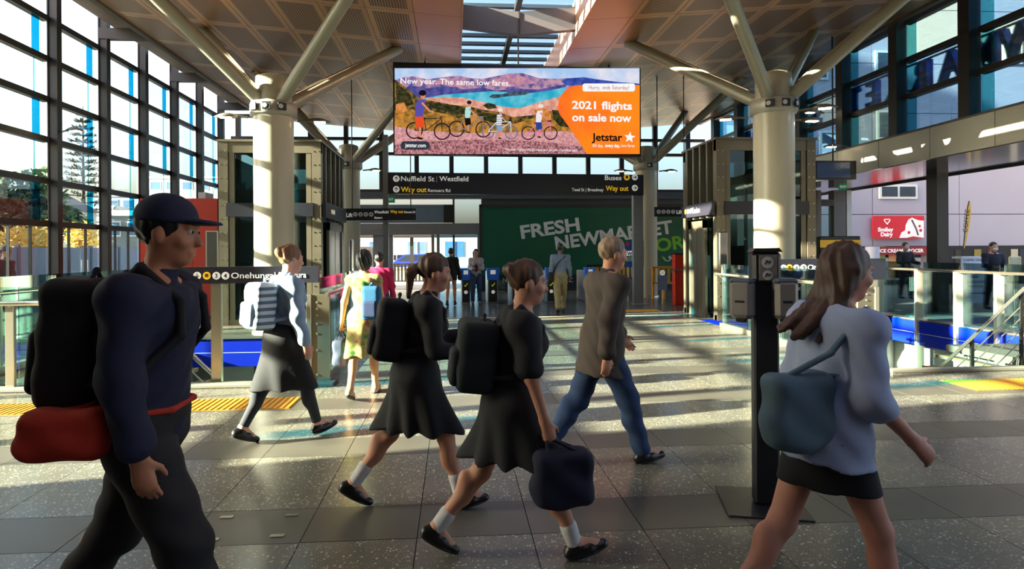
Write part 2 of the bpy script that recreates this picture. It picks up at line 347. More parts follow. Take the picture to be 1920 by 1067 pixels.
for sgn in (-1, 1):
    for c in range(8):
        x = XC+sgn*(HW+.48+.962*c)
        for r in range(16):
            o = obj('ceiling_panel', pp if c == 0 else pm, None, ceil_, (x, -3.2+1.845*r, cz(x))); o.rotation_euler.y = -sgn*math.atan(SL)
    xo = XC+sgn*(HW+7.7)
    m = MB(); xi = XC+sgn*HW
    m.prism([(xi, -6.1, cz(xi)+.06), (xo, -6.1, cz(xo)+.06), (xo, -6.1, cz(xo)+.5), (xi, -6.1, cz(xi)+.6)], (0, YF+6.3, 0)); m.build('roof_deck', mat('roof_dark', L(52, 46, 44), .7), ceil_)
    box('inner_fascia', PLAIN, ceil_, min(xi, xi-sgn*.03), max(xi, xi-sgn*.03), -4.2, YF, cz(xi)-.01, cz(xi)+.75)
    box('outer_edge', mat('eave_grey', L(96, 88, 80), .5), ceil_, min(xo, xo+sgn*.12), max(xo, xo+sgn*.12), -4.2, YF, cz(xo)-.06, cz(xo)+.5)
    xw = XL if sgn < 0 else XR
    xa, xb = xo+sgn*.12, xw-sgn*.28
    box('grey_soffit', mat('soffit_grey', L(150, 142, 134), .6), ceil_, min(xa, xb), max(xa, xb), -4.2, YF, cz(xo)+.42, cz(xo)+.47)
    for k, yy in enumerate(colY if sgn < 0 else rY):
        if k % 2: box('eave_beam', STEELG, ceil_, min(xo, xw), max(xo, xw), yy-.09, yy+.09, cz(xo)+.08, cz(xo)+.36)
sk = structure('window_1', 'glazed skylight strip with steel beams between the ceiling wings')
for k in range(46):
    y0 = -4+.64*k; box('purlin', mat('purlin_blue', L(70, 84, 100), .5, .3), sk, XC-HW, XC+HW, y0, y0+.13, 7.16, 7.24)
for k in range(12):
    y0 = -4+2.56*k
    for x0, x1 in ((XC-HW, XC-.02), (XC+.02, XC+HW)): box('pane', GL, sk, x0, x1, y0+.01, y0+2.55, 7.26, 7.27)
box('rafter', STEELG, sk, XC-.06, XC+.06, -4, YF, 7.02, 7.2)
for yb in (3.1, 8.3, 13.4, 18.6, 23.8):
    for x0, x1, s in ((XC-HW, XC, -1), (XC, XC+HW, 1)):
        za, zb = (6.5, 6.36) if s < 0 else (6.36, 6.5)
        MB().prism([(x0, yb, za), (x1, yb, zb), (x1, yb, zb+.5), (x0, yb, za+.5)], (0, .16, 0)).build('cross_beam', mat('beam_blue_grey', L(96, 96, 102), .5, .2), sk)
    box('web_plate', STEELG, sk, XC-.015, XC+.015, yb-.02, yb, 6.38, 6.85)
wb = structure('wall_back', 'grey panelled end wall of the concourse behind the viewer')  # wall added out of view to cut fill light on the near floor
for k in range(10):
    x0 = -9.2+2.01*k; box('wall_panel', mat('wall_back_grey', L(112, 106, 100), .7), wb, x0+.01, x0+2.0, -6.2, -6, 0, 7.6)
# --- far facade
wf = structure('wall_far', 'far end wall of tall white-lit windows above the street doors')
zt, zm, zb_ = 7.15, hitY(1000, 290, YF).z, hitY(620, 358, YF).z
mx0 = hitY(975.5, 300, YF).x; sp = (hitY(1103, 300, YF).x-hitY(847, 300, YF).x)/4
xs = [mx0+sp*k for k in range(-9, 10) if XL < mx0+sp*k < XR]
for x in xs: box('mullion', STEELG, wf, x-.09, x+.09, YF-.08, YF+.08, zb_, zt)
for a, b in zip(xs, xs[1:]):
    for z0, z1 in ((zb_+.1, zm-.05), (zm+.05, zt-.05)): box('pane', GL, wf, a+.09, b-.09, YF-.005, YF+.005, z0, z1)
for z in (zb_, zm, zt-.9, zt): box('transom', STEELG, wf, XL, XR, YF-.1, YF+.1, z-.06, z+.06)
z1, z2 = hitY(900, 371, YF).z, hitY(900, 384, YF).z
box('header_beam', mat('header_grey', L(92, 96, 104), .45, .2), wf, XL, XR, YF-.25, YF+.1, zb_-.35, zb_-.06)
x0 = hitY(645, 400, YF).x; x1 = hitY(832, 400, YF).x; za, zb2 = hitY(740, 384, YF).z, hitY(740, 418, YF).z
box('blue_grey_panel', mat('panel_bluegrey', L(116, 132, 150), .5), wf, x0, x1, YF-.06, YF+.02, zb2, za)
zh0, zh1 = hitY(760, 441, YF).z, hitY(760, 420, YF).z
box('door_header', mat('header_light', L(140, 138, 140), .4, .3), wf, x0, hitY(900, 430, YF).x, YF-.4, YF+.1, zh0, zh1)
x2 = hitY(851, 400, YF).x; x3 = hitY(903, 400, YF).x
box('dark_post', DARK, wf, x1, x2-.05, YF-.1, YF+.1, zb2, za); box('mullion', STEELG, wf, x2-.05, x2+.03, YF-.08, YF+.08, 0, zb_)
box('pane', GL, wf, x2, x3, YF-.005, YF+.005, zh1, zb_-.35)
for px in (668, 735, 812, 822, 898): xx = hitY(px, 500, YF).x; box('door_post', INOX, wf, xx-.06, xx+.06, YF-.1, YF+.1, 0, zh0)
xa, xb = hitY(815, 500, YF).x, hitY(897, 500, YF).x
box('pane', GLR, wf, xa, xb, YF-.005, YF+.005, .05, zh0)
box('side_wall', mat('wall_far_grey', L(96, 98, 104), .6), wf, XL, hitY(668, 500, YF).x, YF-.05, YF+.1, 0, zb_-.3)
box('side_wall', mat('wall_far_grey', (0, 0, 0)), wf, hitY(903, 500, YF).x, XR, YF-.05, YF+.1, 0, zb_-.3)
d1 = structure('door_1', 'sliding street door panel standing half open in the far wall')
dx0, dx1 = hitY(700, 500, YF-.2).x, hitY(737, 500, YF-.2).x
box('leaf', mat('door_grey', L(150, 152, 158), .4, .3), d1, dx0, dx1, YF-.24, YF-.18, .9, zh0)
box('leaf_pane', GL, d1, dx0, dx1, YF-.24, YF-.18, .05, .9)
# --- outside
gr = structure('ground_outside', 'pale street paving around the station')
PAVE = mat('street_paving', L(150, 146, 138), .8, 0, .12, .6)
for q in ((-120, -9.25, -30, 150), (-9.25, 150, YF+.1, 150), (10.9, 150, -30, YF+.1), (-9.25, 10.9, -30, -6)): MB().box(q[0], q[1], q[2], q[3], -.3, -.01).build('paving', PAVE, gr)
# ================================================================ COLUMNS AND LAMPS
GREYP = mat('collar_grey', L(176, 172, 160), .35, .1)
LAMPG = mat('lamp_grey', L(120, 112, 100), .4, .4)
GLOW = emis('warm_lamp', (1, .78, .48), 16)
def lamp(x, y, z, ang, label, s=1., grp='leaf-shaped lamps on arms'):
    t = thing('bracket_lamp', label, 'lamp', (x, y, z), ang, grp)
    MB().cyl((0, 0, 0), (.26*s, 0, .03*s), .022*s, 8).build('arm', LAMPG, t)
    n = 10; vs = []
    for k in range(n+1):
        u = k/n; xx = (.2+.46*u)*s; wv = .125*s*math.sin(PI*min(1, .12+.88*u))**.8+.004
        vs += [(xx, -wv, .0), (xx, -wv*.45, .075*s*math.sin(PI*(.15+.8*u))), (xx, wv*.45, .075*s*math.sin(PI*(.15+.8*u))), (xx, wv, .0)]
    fs = [(4*k+a, 4*k+(a+1) % 4, 4*k+4+(a+1) % 4, 4*k+4+a) for k in range(n) for a in range(4)]+[(3, 2, 1, 0), (4*n, 4*n+1, 4*n+2, 4*n+3)]
    MB().add(vs, fs, True).build('shade', LAMPG, t)
    MB().bbox(.33*s, .55*s, -.06*s, .06*s, -.018*s, .004, .006).build('lens', GLOW, t)
    return t
def column(x, y, r, label, near):
    t = thing('tree_column', label, 'column', (x, y, 0), 0, 'cream tree columns')
    MB().cyl((0, 0, 0), (0, 0, 4.42), r, 40).build('shaft', CREAM, t)
    MB().lathe((0, 0, 0), [(r+.05, 0), (r+.05, .06), (r+.01, .07)], 32).build('base_ring', INOX, t)
    n = 8; MB().lathe((0, 0, 4.30), [(r+.02, 0), (r+.085, .03), (r+.085, .27), (r+.02, .30)], 8).build('collar', GREYP, t)
    MB().lathe((0, 0, 4.58), [(r-.03, 0), (r-.04, .3), (r-.05, .52), (r-.15, .56)], 32).build('head', CREAM, t)
    for a in (-.62, 0, .62) if near else (0,):
        a -= PI/2; c = Vector((math.cos(a)*(r+.087), math.sin(a)*(r+.087), 4.45))
        o = MB().bbox(-.085, .085, -.012, .012, -.075, .075, .008).build('speaker_box', DARK, t, c, a+PI/2)
        MB().cyl((-.03, -.012, 0), (-.03, -.02, 0), .045, 14).build('speaker_cone', LGRY, o)
    for sx in (-1, 1):
        for sy in (-1, 1):
            tx = sx*2.3; ty = sy*2.35; tz = cz(x+tx)+.02
            a = Vector((sx*.13, sy*.13, 4.52)); b = Vector((tx, ty, tz))
            MB().cyl(a, b, .125, 20, .115).build('strut', STRUT, t)
            o = Vector((0, 0, .17)); d = (b-a).normalized()
            MB().cyl(a+o+d*.35, b+o*.7-d*.15, .026, 8).build('drain_pipe', INOX, t)
    return t
yc1 = (12.3+3.6*.069)/.9976; yc2 = 20.6
xa, xb = -3.6, 6.4
column(xa, yc1, .385, 'cream tree column in front of the left lift, sunlit on its left', True)
column(xb, hitX(1452, 470, xb).y, .385, 'cream tree column in front of the right lift', True)
xc = hitY(655, 470, yc2).x; xd = hitY(1212, 470, yc2).x
column(xc, yc2, .36, 'far cream tree column behind the left lift', False)
column(xd, yc2, .36, 'far cream tree column behind the poster and grey sign post', False)
yr1 = hitX(1452, 470, xb).y
lamp(xa-.45, yc1-.15, 4.28, PI, 'lamp on the left side of the near left column')
lamp(xa+.42, yc1+.2, 4.28, .12, 'lamp on the right side of the near left column')
lamp(xb-.42, yr1+.2, 4.28, PI-.35, 'lamp pointing left from the near right column')
lamp(xb+.3, yr1-.4, 4.30, -.55, 'lamp at the front right of the near right column')
lamp(xb+.45, yr1+.1, 4.22, .1, 'lamp on the far right side of the near right column')
lamp(xc+.46, yc2, 4.3, 0, 'lamp on the far column behind the left lift')
lamp(xd+.46, yc2, 4.3, 0, 'lamp on the right of the far right column'); lamp(xd-.46, yc2, 4.3, PI, 'lamp on the left of the far right column')
p = hitX(207, 276, XL+.19); lamp(p.x, colY[6], p.z, -.35, 'dark lamp on the second steel column of the left glass wall')
p = hitX(1590, 275, XR-.25); lamp(p.x, p.y, p.z, PI-.1, 'lamp on a steel column low on the right glass wall')
p = hitX(1545, 212, XR-.25); lamp(p.x, p.y, p.z, PI+.1, 'lamp high on the right glass wall beside the near column')
# ================================================================ LIFT SHAFTS
def lift(x0, x1, yf, yb, zt, side, label, band=(2.40, 2.70)):
    t = thing('lift_shaft', label, 'lift'); w = .2
    bolt = MB()
    for x in (x0, x1):
        for y in (yf, yb):
            xx = (x, x+w) if x == x0 else (x-w, x); yy = (y, y+w) if y == yf else (y-w, y)
            p = box('corner_post', BRONZE, t, *xx, *yy, 0, zt)
            if y == yf:
                for k in range(13):
                    for dx in (.04, .15): bolt.cyl((xx[0]+dx, yf, .25+k*.3), (xx[0]+dx, yf-.012, .25+k*.3), .014, 6)
    tag(bolt.build('bolts', INOX, t), kind='stuff')
    box('inner_post', BRONZE, t, x0+w+.02, x0+w+.13, yf+.03, yf+.1, 0, zt); box('inner_post', BRONZE, t, x1-w-.13, x1-w-.02, yf+.03, yf+.1, 0, zt)
    for z0, z1 in ((zt-.24, zt), (0, .12)): box('beam', BRONZE, t, x0, x1, yf+.02, yf+.16, z0, z1); box('beam', BRONZE, t, x0, x1, yb-.16, yb-.02, z0, z1)
    box('roof_plate', BRONZE, t, x0-.03, x1+.03, yf-.03, yb+.03, zt, zt+.05)
    box('dark_band', BLACK, t, x0+w-.03, x1-w+.03, yf-.03, yf+.02, *band)
    for z0, z1 in ((.12, band[0]), (band[1], zt-.24)):
        box('pane', GLL, t, x0+w, x1-w, yf+.05, yf+.06, z0, z1); box('pane', GLL, t, x0+w, x1-w, yb-.06, yb-.05, z0, z1)
        for xs_ in ((x0+.05, x0+.06), (x1-.06, x1-.05)): box('pane', GLL, t, *xs_, yf+w, yb-w, z0, z1)
    xs_ = x1 if side > 0 else x0
    n = 5
    for k in range(1, n): yy = yf+(yb-yf)*k/n; box('side_mullion', BRONZE, t, xs_-.06, xs_+.06 if side < 0 else xs_, yy-.045, yy+.045, 2.35, zt)
    # door on the side facing the concourse
    xo = xs_+(.02 if side > 0 else -.02)
    d = box('door', mat('lift_door', L(128, 118, 104), .3, .7), t, min(xs_, xo), max(xs_, xo), yf+.75, yb-.6, 0, 2.12)
    box('door_seam', DARK, d, min(xs_, xo)-.004, max(xs_, xo)+.004, (yf+yb)/2+.07, (yf+yb)/2+.085, 0, 2.12)
    box('door_frame', BRONZE, t, min(xs_, xo*1)-.01, max(xs_, xo)+.03, yf+.6, yf+.75, 0, 2.3); box('door_frame', BRONZE, t, min(xs_, xo)-.01, max(xs_, xo)+.03, yb-.6, yb-.45, 0, 2.3)
    box('door_frame', BRONZE, t, min(xs_, xo)-.01, max(xs_, xo)+.03, yf+.6, yb-.45, 2.12, 2.3)
    # machinery and guide rails seen through the glass
    xm = (x0+x1)/2
    for dx in (-.62, -.2, .28, .66): MB().box(xm+dx-.03, xm+dx+.03, yb-.5, yb-.42, 0, zt-.3).build('guide_rail', INOX if dx in (-.2, .28) else DARK, t)
    box('machine_beam', mat('machine_cream', L(196, 184, 160), .5), t, x0+.3, x1-.3, yb-.8, yb-.6, zt-.85, zt-.7)
    MB().cyl((xm+.15, yf+.8, zt-.75), (xm+.15, yf+1.0, zt-.75), .22, 20).build('pulley', STEELG, t)
    MB().cyl((x0+.4, yf+.9, zt-.95), (xm+.1, yf+1.2, zt-.8), .05, 10).build('machine_arm', mat('machine_cream', (0, 0, 0)), t)
    box('counterweight', DARK, t, xm-.5, xm+.1, yb-.75, yb-.55, .4, 1.7)
    return t
yl = 13.9
lx0, lx1 = hitY(410, 400, yl).x, hitY(645-43, 400, yl).x; zl = hitY(500, 266, yl).z
lift(lx0, lx1, yl, hitX(645, 400, lx1).y, zl, 1, 'glass lift shaft with bronze steel frame behind the left column')
yl2 = 13.1+.4
rx0, rx1 = hitY(1344, 400, yl2).x, hitY(1530, 400, yl2).x; zl2 = hitY(1440, 262, yl2).z; yb2 = hitX(1281, 400, rx0).y
lift(rx0, rx1, yl2, min(yb2, 16.6), zl2, -1, 'glass lift shaft with bronze steel frame behind the right column')
# red kiosk
yk = 15.6; a = hitY(262, 372, yk); b = hitY(408, 372, yk)
t = thing('red_kiosk', 'red panelled kiosk between the glass wall and the left lift', 'kiosk')
RED = mat('kiosk_red', L(196, 52, 26), .5, 0, .1, 1.5)
for k in range(3):
    x0 = a.x+(b.x-a.x)*k/3; box('front_panel', RED, t, x0+.006, x0+(b.x-a.x)/3-.006, yk, yk+.04, .05, a.z)
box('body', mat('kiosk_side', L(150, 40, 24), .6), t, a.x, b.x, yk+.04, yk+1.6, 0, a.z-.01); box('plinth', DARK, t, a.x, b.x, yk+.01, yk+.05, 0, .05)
c = hitY(388, 435, yk-.02); e = hitY(407, 500, yk-.02)
box('notice_frame', INOX, t, c.x-.03, e.x+.03, yk-.03, yk, 1.15, c.z+.03); box('notice', mat('notice_dim', L(90, 88, 78), .5), t, c.x, e.x, yk-.035, yk-.03, 1.2, c.z)
box('roof_unit', LGRY, t, hitY(362, 360, yk).x, hitY(376, 360, yk).x, yk+.3, yk+.8, a.z, a.z+.18)
# ================================================================ HANGING SCREEN
def poly(name, ma, f, root, pts, off): return f.flat(root, name, pts, ma, off)
Es = 1.0
f = Face(739, 121, 1200, 291, 15.6, math.radians(2.0))
t = thing('led_screen', 'large lit advertising screen showing a cycling family beside a lake', 'screen', f.loc, f.rz)
box('cabinet', BLACK, t, f.x0-.02, f.x1+.02, .03, .32, f.z0-.03, f.z1+.05)
box('bezel', BLACK, t, f.x0-.03, f.x1+.03, .0, .04, f.z0-.04, f.z1+.06)
for u in (.12, .5, .88): x = f.x0+(f.x1-f.x0)*u; MB().cyl((x, .2, f.z1), (x, .2, 2.45), .02, 8).build('hanger_rod', STEELG, t)
def E(n, c, c2=None, sc=8., var=0.): return emis('led_'+n, L(*c), Es, var, sc, L(*c2) if c2 else None)
x0, x1, yb, yt = 740, 1199, 289, 128
poly('picture_sky', E('sky', (168, 200, 240), (228, 226, 238), 1.5), f, t, [(x0, yt), (x1, yt), (x1, 180), (x0, 180)], .004)
poly('picture_mountains', E('mount', (92, 82, 150), (196, 150, 170), 5), f, t, [(740, 152), (752, 146), (775, 143), (800, 149), (830, 145), (858, 142), (885, 147), (905, 148), (930, 143), (955, 138), (978, 137), (992, 141), (1012, 147), (1045, 148), (1080, 146), (1110, 149), (1199, 158), (1199, 190), (740, 190)], .006)
poly('picture_ridge', E('ridge', (40, 62, 150), (70, 90, 176), 5), f, t, [(1052, 152), (1062, 147), (1095, 145), (1120, 149), (1160, 154), (1199, 157), (1199, 166), (1060, 160)], .008)
poly('picture_valley', E('valley', (58, 66, 132), (96, 90, 160), 7), f, t, [(742, 172), (772, 160), (800, 166), (836, 161), (870, 168), (905, 164), (930, 170), (968, 166), (1010, 168), (1060, 158), (1060, 172), (985, 178), (900, 180), (840, 184), (790, 188)], .007)
poly('picture_lit_slope', E('slope', (206, 150, 160), (170, 120, 160), 9), f, t, [(905, 158), (925, 150), (950, 142), (972, 141), (990, 148), (1006, 156), (975, 160), (950, 164), (925, 161)], .008)
poly('picture_lit_slope', E('slope', (0, 0, 0)), f, t, [(805, 160), (822, 152), (850, 147), (872, 152), (890, 160), (860, 164), (830, 158)], .008)
poly('picture_lake', E('lake', (40, 170, 200), (110, 200, 218), 3), f, t, [(785, 186), (830, 178), (880, 174), (925, 171), (985, 176), (1030, 170), (1062, 163), (1062, 206), (990, 206), (900, 204), (840, 196)], .010)
poly('picture_island', E('isle', (40, 62, 90), (80, 100, 110), 9), f, t, [(916, 182), (924, 177), (940, 177), (958, 172), (1000, 170), (985, 178), (950, 181), (926, 185)], .012)
poly('picture_hills', E('hills', (210, 140, 120), (240, 180, 160), 6), f, t, [(800, 184), (830, 182), (865, 183), (900, 190), (940, 200), (975, 203), (1010, 192), (1060, 178), (1060, 250), (800, 230)], .014)
poly('picture_bush', E('bush', (44, 52, 34), (150, 110, 50), 7), f, t, [(740, 149), (752, 158), (768, 170), (782, 182), (800, 188), (825, 192), (850, 197), (880, 200), (905, 206), (935, 210), (960, 220), (1000, 216), (1030, 208), (1060, 215), (1075, 246), (740, 246)], .016)
poly('picture_grass', E('grass', (206, 140, 60), (120, 96, 40), 6), f, t, [(740, 208), (760, 204), (775, 206), (790, 218), (815, 210), (835, 214), (860, 222), (890, 214), (905, 222), (935, 226), (965, 232), (1000, 222), (1040, 226), (1078, 240), (1090, 256), (740, 252)], .018)
for q in ([(798, 192), (830, 195), (862, 199), (884, 208), (878, 216), (846, 211), (815, 205)], [(900, 211), (930, 214), (948, 224), (956, 234), (930, 232), (905, 226)], [(1034, 206), (1052, 208), (1066, 222), (1070, 240), (1048, 236), (1038, 224)], [(742, 154), (756, 166), (770, 178), (776, 196), (760, 200), (744, 190)], [(905, 198), (915, 193), (928, 196), (932, 203), (915, 205)]):
    poly('picture_shrub', E('shrub', (34, 40, 26), (74, 70, 36), 14), f, t, q, .019)
for q in ([(742, 196), (758, 192), (764, 206), (752, 214), (742, 212)], [(1000, 206), (1018, 202), (1032, 210), (1034, 226), (1012, 226)]):
    poly('picture_dry_grass', E('dry', (224, 150, 80), (190, 110, 50), 12), f, t, q, .0195)
poly('picture_path', E('path', (196, 132, 136), (226, 170, 170), 16), f, t, [(740, 237), (775, 243), (830, 248), (900, 250), (980, 248), (1050, 246), (1092, 250), (1125, 289), (740, 289)], .020)
poly('picture_gravel', E('gravel', (116, 74, 80), (206, 140, 146), 22), f, t, [(740, 272), (800, 266), (880, 262), (980, 264), (1060, 270), (1110, 280), (1116, 289), (740, 289)], .022)
ORG = emis('led_orange', L(255, 104, 40), Es, 0, .5, L(255, 140, 30))
pts = [(1199, 160), (1090, 160)]
for k in range(13):
    a_ = PI/2+PI*.62*k/12; pts.append((1086+40*math.cos(a_), 200-40*math.sin(a_)))
pts += [(1062, 232), (1100, 289), (1199, 289)]
poly('offer_shape', ORG, f, t, pts, .024)
def rrect(x0, y0, x1, y1, r, n=5):
    o = []
    for cx_, cy_, a0 in ((x1-r, y0+r, -PI/2), (x1-r, y1-r, 0), (x0+r, y1-r, PI/2), (x0+r, y0+r, PI)):
        for k in range(n+1): q = a0+PI/2*k/n; o.append((cx_+r*math.cos(q), cy_+r*math.sin(q)))
    return o
EW = emis('led_white', (1, 1, 1), Es*.95); EK = emis('led_black', L(28, 16, 20), Es); EP = E('purple', (90, 80, 170)); ESK = E('skin', (220, 140, 110)); ER = E('red', (214, 50, 34))
poly('offer_tag', EW, f, t, rrect(1092, 157, 1190, 172, 4), .026)
f.txt(t, 'Hurry,', 1103, 168, 7.5, E('tagtext', (190, 110, 100)), .028, 22); f.txt(t, 'ends', 1129, 168, 7.5, E('tagtext', (0, 0, 0)), .028, 15); f.txt(t, 'Saturday!', 1147, 168, 7.5, E('tagtext', (0, 0, 0)), .028, 33)
f.txt(t, 'New year. The same low fares.', 750, 157, 10.5, EW, .028, 204, .15)
f.txt(t, '2021 flights', 1072, 204, 14.5, EW, .028, 117, .55); f.txt(t, 'on sale now', 1072, 227, 14.5, EW, .028, 116, .55)
f.txt(t, 'Jetstar', 1111, 264, 14, EK, .028, 60, .5)
f.txt(t, 'All day,', 1110, 276, 6, EW, .028, 22); f.txt(t, 'every day,', 1134, 276, 6, EW, .028, 29, .3); f.txt(t, 'low fares', 1164, 276, 6, EW, .028, 26)
st = []
for k in range(10):
    r = 11 if k % 2 == 0 else 4.6; q = -PI/2+PI*k/5+.12; st.append((1180+r*math.cos(q), 258+r*math.sin(q)))
poly('star_logo', EW, f, t, st, .030)
poly('web_tag', emis('led_tag', L(52, 56, 66), Es), f, t, rrect(751, 265, 806, 281, 8), .026); f.txt(t, 'jetstar.com', 760, 276, 7, EW, .028, 38, .2)
f.txt(t, '*Sale ends 11:59pm 29/1/21, unless sold out prior. Conditions apply.', 946, 282.5, 4.2, EW, .028, 140)
def seg(ma, a, b, wd, off, nm='picture_limb'):
    a, b = Vector(a), Vector(b); d = (b-a).normalized(); n = Vector((-d.y, d.x))*wd/2
    return poly(nm, ma, f, t, [tuple(a+n), tuple(b+n), tuple(b-n), tuple(a-n)], off)
def blob(ma, cx_, cy_, rx, ry, off, nm, n=18): return poly(nm, ma, f, t, [(cx_+rx*math.cos(2*PI*k/n), cy_+ry*math.sin(2*PI*k/n)) for k in range(n)], off)
def bike(ax, ay, bx, by, r, rx, ma, fr):
    for cx_, cy_ in ((ax, ay), (bx, by)):
        m = MB(); n = 28; vs, fs = [], []
        for k in range(n):
            q = 2*PI*k/n
            for s_ in (1, .84): u = f.uv(cx_+rx*s_*math.cos(q), cy_+r*s_*math.sin(q)); vs.append((u[0], -.032, u[1]))
        for k in range(n): j = (k+1) % n; fs.append((2*k, 2*j, 2*j+1, 2*k+1))
        m.add(vs, fs); m.build('picture_wheel', ma, t)
    h = (bx-1, by-r*1.55); s_ = (ax+(bx-ax)*.36, ay-r*1.35); c_ = (ax+(bx-ax)*.42, ay)
    for p, q in ((h, (bx, by)), (h, s_), (h, c_), (s_, c_), ((ax, ay), c_), ((ax, ay), s_)): seg(fr, p, q, 1.5, .034, 'picture_frame_tube')
    seg(EK, (h[0]-4, h[1]-2), (h[0]+2, h[1]-3), 1.8, .036, 'picture_handlebar'); seg(EK, (s_[0]-4, s_[1]-1), (s_[0]+3, s_[1]-1), 2, .036, 'picture_saddle')
EB = E('bikedark', (44, 30, 40)); 
bike(777, 245, 829, 247, 16, 16, EB, EB); bike(856, 242, 906, 243, 15.5, 15, EB, E('bikegrey', (150, 130, 140)))
bike(915, 247, 958, 249, 13, 12, E('wheel3', (110, 110, 130)), E('bikeblue', (200, 220, 240))); bike(990, 250, 1032, 250, 13, 13, EB, E('bikepink', (226, 120, 180)))
def rider(hx, hy, s_, top, short, helmet, hs, lean=0., leg=None):
    leg = leg or ESK
    seg(leg, (hx-4*s_, hy+34*s_), (hx-3*s_+2, hy+48*s_), 4.6*s_, .038); seg(leg, (hx-3*s_+2, hy+46*s_), (hx-3*s_+1, hy+66*s_), 3.4*s_, .038); seg(EK, (hx-5*s_, hy+66*s_), (hx+2*s_, hy+67*s_), 3*s_, .040, 'picture_shoe')
    poly('picture_shirt', top, f, t, [(hx-8*s_+lean, hy+9*s_), (hx+3*s_+lean, hy+8*s_), (hx+5*s_, hy+18*s_), (hx+2*s_, hy+34*s_), (hx-9*s_, hy+34*s_), (hx-9*s_, hy+18*s_)], .042)
    poly('picture_shorts', short, f, t, [(hx-10*s_, hy+32*s_), (hx+3*s_, hy+32*s_), (hx+5*s_, hy+48*s_), (hx-8*s_, hy+52*s_)], .041)
    seg(ESK, (hx+1*s_, hy+13*s_), (hx+12*s_, hy+25*s_), 3.2*s_, .044); seg(ESK, (hx+11*s_, hy+25*s_), (hx+19*s_, hy+27*s_), 2.6*s_, .044)
    blob(ESK, hx+lean, hy+3*s_, 3.6*s_, 5*s_, .043, 'picture_face'); blob(helmet, hx+lean-.5, hy-1.5*s_, 5*s_*hs, 4*s_*hs, .046, 'picture_helmet')
rider(790, 177, 1.25, EP, E('shorts', (230, 80, 40)), EK, 1.1, 3); rider(879, 194, .82, E('mint', (176, 224, 216)), EK, EB, 1.1, 1)
rider(938, 208, .78, EW, E('denim', (130, 160, 200)), E('helmw', (235, 225, 215)), 1.2); rider(1012, 201, .85, E('whitetee', (240, 230, 236)), E('blueshort', (40, 70, 150)), E('helmw', (0, 0, 0)), 1.15, 2, E('legpink', (226, 130, 140)))
for k in range(5): seg(E('stripe', (70, 80, 120)), (931, 216+4*k), (942, 216+4*k), 1.3, .048, 'picture_stripe')
# ================================================================ WAYFINDING SIGNS
SIGNB = mat('sign_navy', L(34, 35, 48), .4, 0, .08, 2)
def icon(root, f, px, py, r, ma, ch=None, cm_=None, arrow=None, off=.012):
    x, z = f.uv(px, py); R_ = f.px(r); disc(root, 'symbol_disc', x, -off, z, R_, ma)
    if ch: text(root, ch, R_*1.55, (x, -off-.005, z-R_*.55), cm_ or BLACK, 'CENTER', bold=R_*.03)
    if arrow is not None:
        m = MB(); q = arrow; R2 = Matrix.Rotation(-q, 3, 'Y')
        for pts in ([(-.62, -.1), (.5, -.1), (.5, .1), (-.62, .1)], [(.05, .55), (.65, .06), (.65, -.06), (.05, -.55), (-.12, -.42), (.38, 0), (-.12, .42)]):
            m.prism([Vector((x, -off-.004, z))+R2 @ Vector((a*R_, 0, b*R_)) for a, b in pts], (0, .001, 0))
        m.build('arrow', BLACK, root)
def bus(root, f, px, py, r, off=.016):
    x, z = f.uv(px, py); R_ = f.px(r)
    MB().bbox(x-R_*.42, x+R_*.42, -off-.003, -off, z-R_*.4, z+R_*.5, R_*.1).build('bus_symbol', mat('sign_brown', L(110, 66, 20), .5), root)
yw = 17.5
f = Face(727, 323, 1207, 366, yw, math.radians(3.2))
t = thing('wayfinding_sign', 'wide overhead navy sign on two grey posts pointing to street exits and buses', 'sign', (f.loc.x, f.loc.y, 0), f.rz)
zc = f.loc.z
for k in range(2): box('sign_panel', SIGNB, t, f.x0+(f.x1-f.x0)/2*k+.004, f.x0+(f.x1-f.x0)/2*(k+1)-.004, 0, .14, f.z0+zc, f.z1+zc)
for px0, px1, zt_ in ((718, 728, hitY(722, 255, yw).z), (1191, 1209, f.z1+zc)):
    u0, u1 = f.uv(px0, 400)[0], f.uv(px1, 400)[0]; box('post', mat('post_grey', L(136, 138, 146), .4, .3), t, u0, u1, .0 if px0 < 900 else .14, .3, 0, zt_)
    box('foot_plate', mat('post_grey', (0,)*3), t, u0-.1, u1+.1, -.08, .38, 0, .02)
f2 = f; t2 = bpy.data.objects.new('sign_face', MB().box(f.x0+.02, f.x1-.02, -.006, 0, f.z0+.02, f.z1-.02).mesh('sign_face')); t2.data.materials.append(SIGNB); COL.objects.link(t2); t2.parent = t; t2.location.z = zc
icon(t2, f, 743, 335, 6, LWHITE, arrow=PI/2); icon(t2, f, 743, 355, 6, LWHITE, arrow=PI/2)
f.txt(t2, 'Nuffield St', 751, 339.5, 9, LWHITE, .01, 61, .15); f.txt(t2, '|', 817, 339.5, 9, LGRY, .01); f.txt(t2, 'Westfield', 824, 339.5, 9, LWHITE, .01, 54, .15)
f.txt(t2, 'Way out', 752, 360, 9.5, LYEL, .01, 47, .25); f.txt(t2, 'Remuera Rd', 802, 360, 6, LWHITE, .01, 41, .05)
f.txt(t2, 'Buses', 1133, 337.5, 9, LWHITE, .01, 33, .15); icon(t2, f, 1175, 332.5, 6, LYEL); bus(t2, f, 1175, 332.5, 6); icon(t2, f, 1190, 332.5, 6, LWHITE, arrow=0)
f.txt(t2, 'Teed St | Broadway', 1072, 358.5, 6, LWHITE, .01, 62, .05); f.txt(t2, 'Way out', 1136, 357.5, 9.5, LYEL, .01, 45, .25); icon(t2, f, 1190, 352.5, 6, LWHITE, arrow=0)
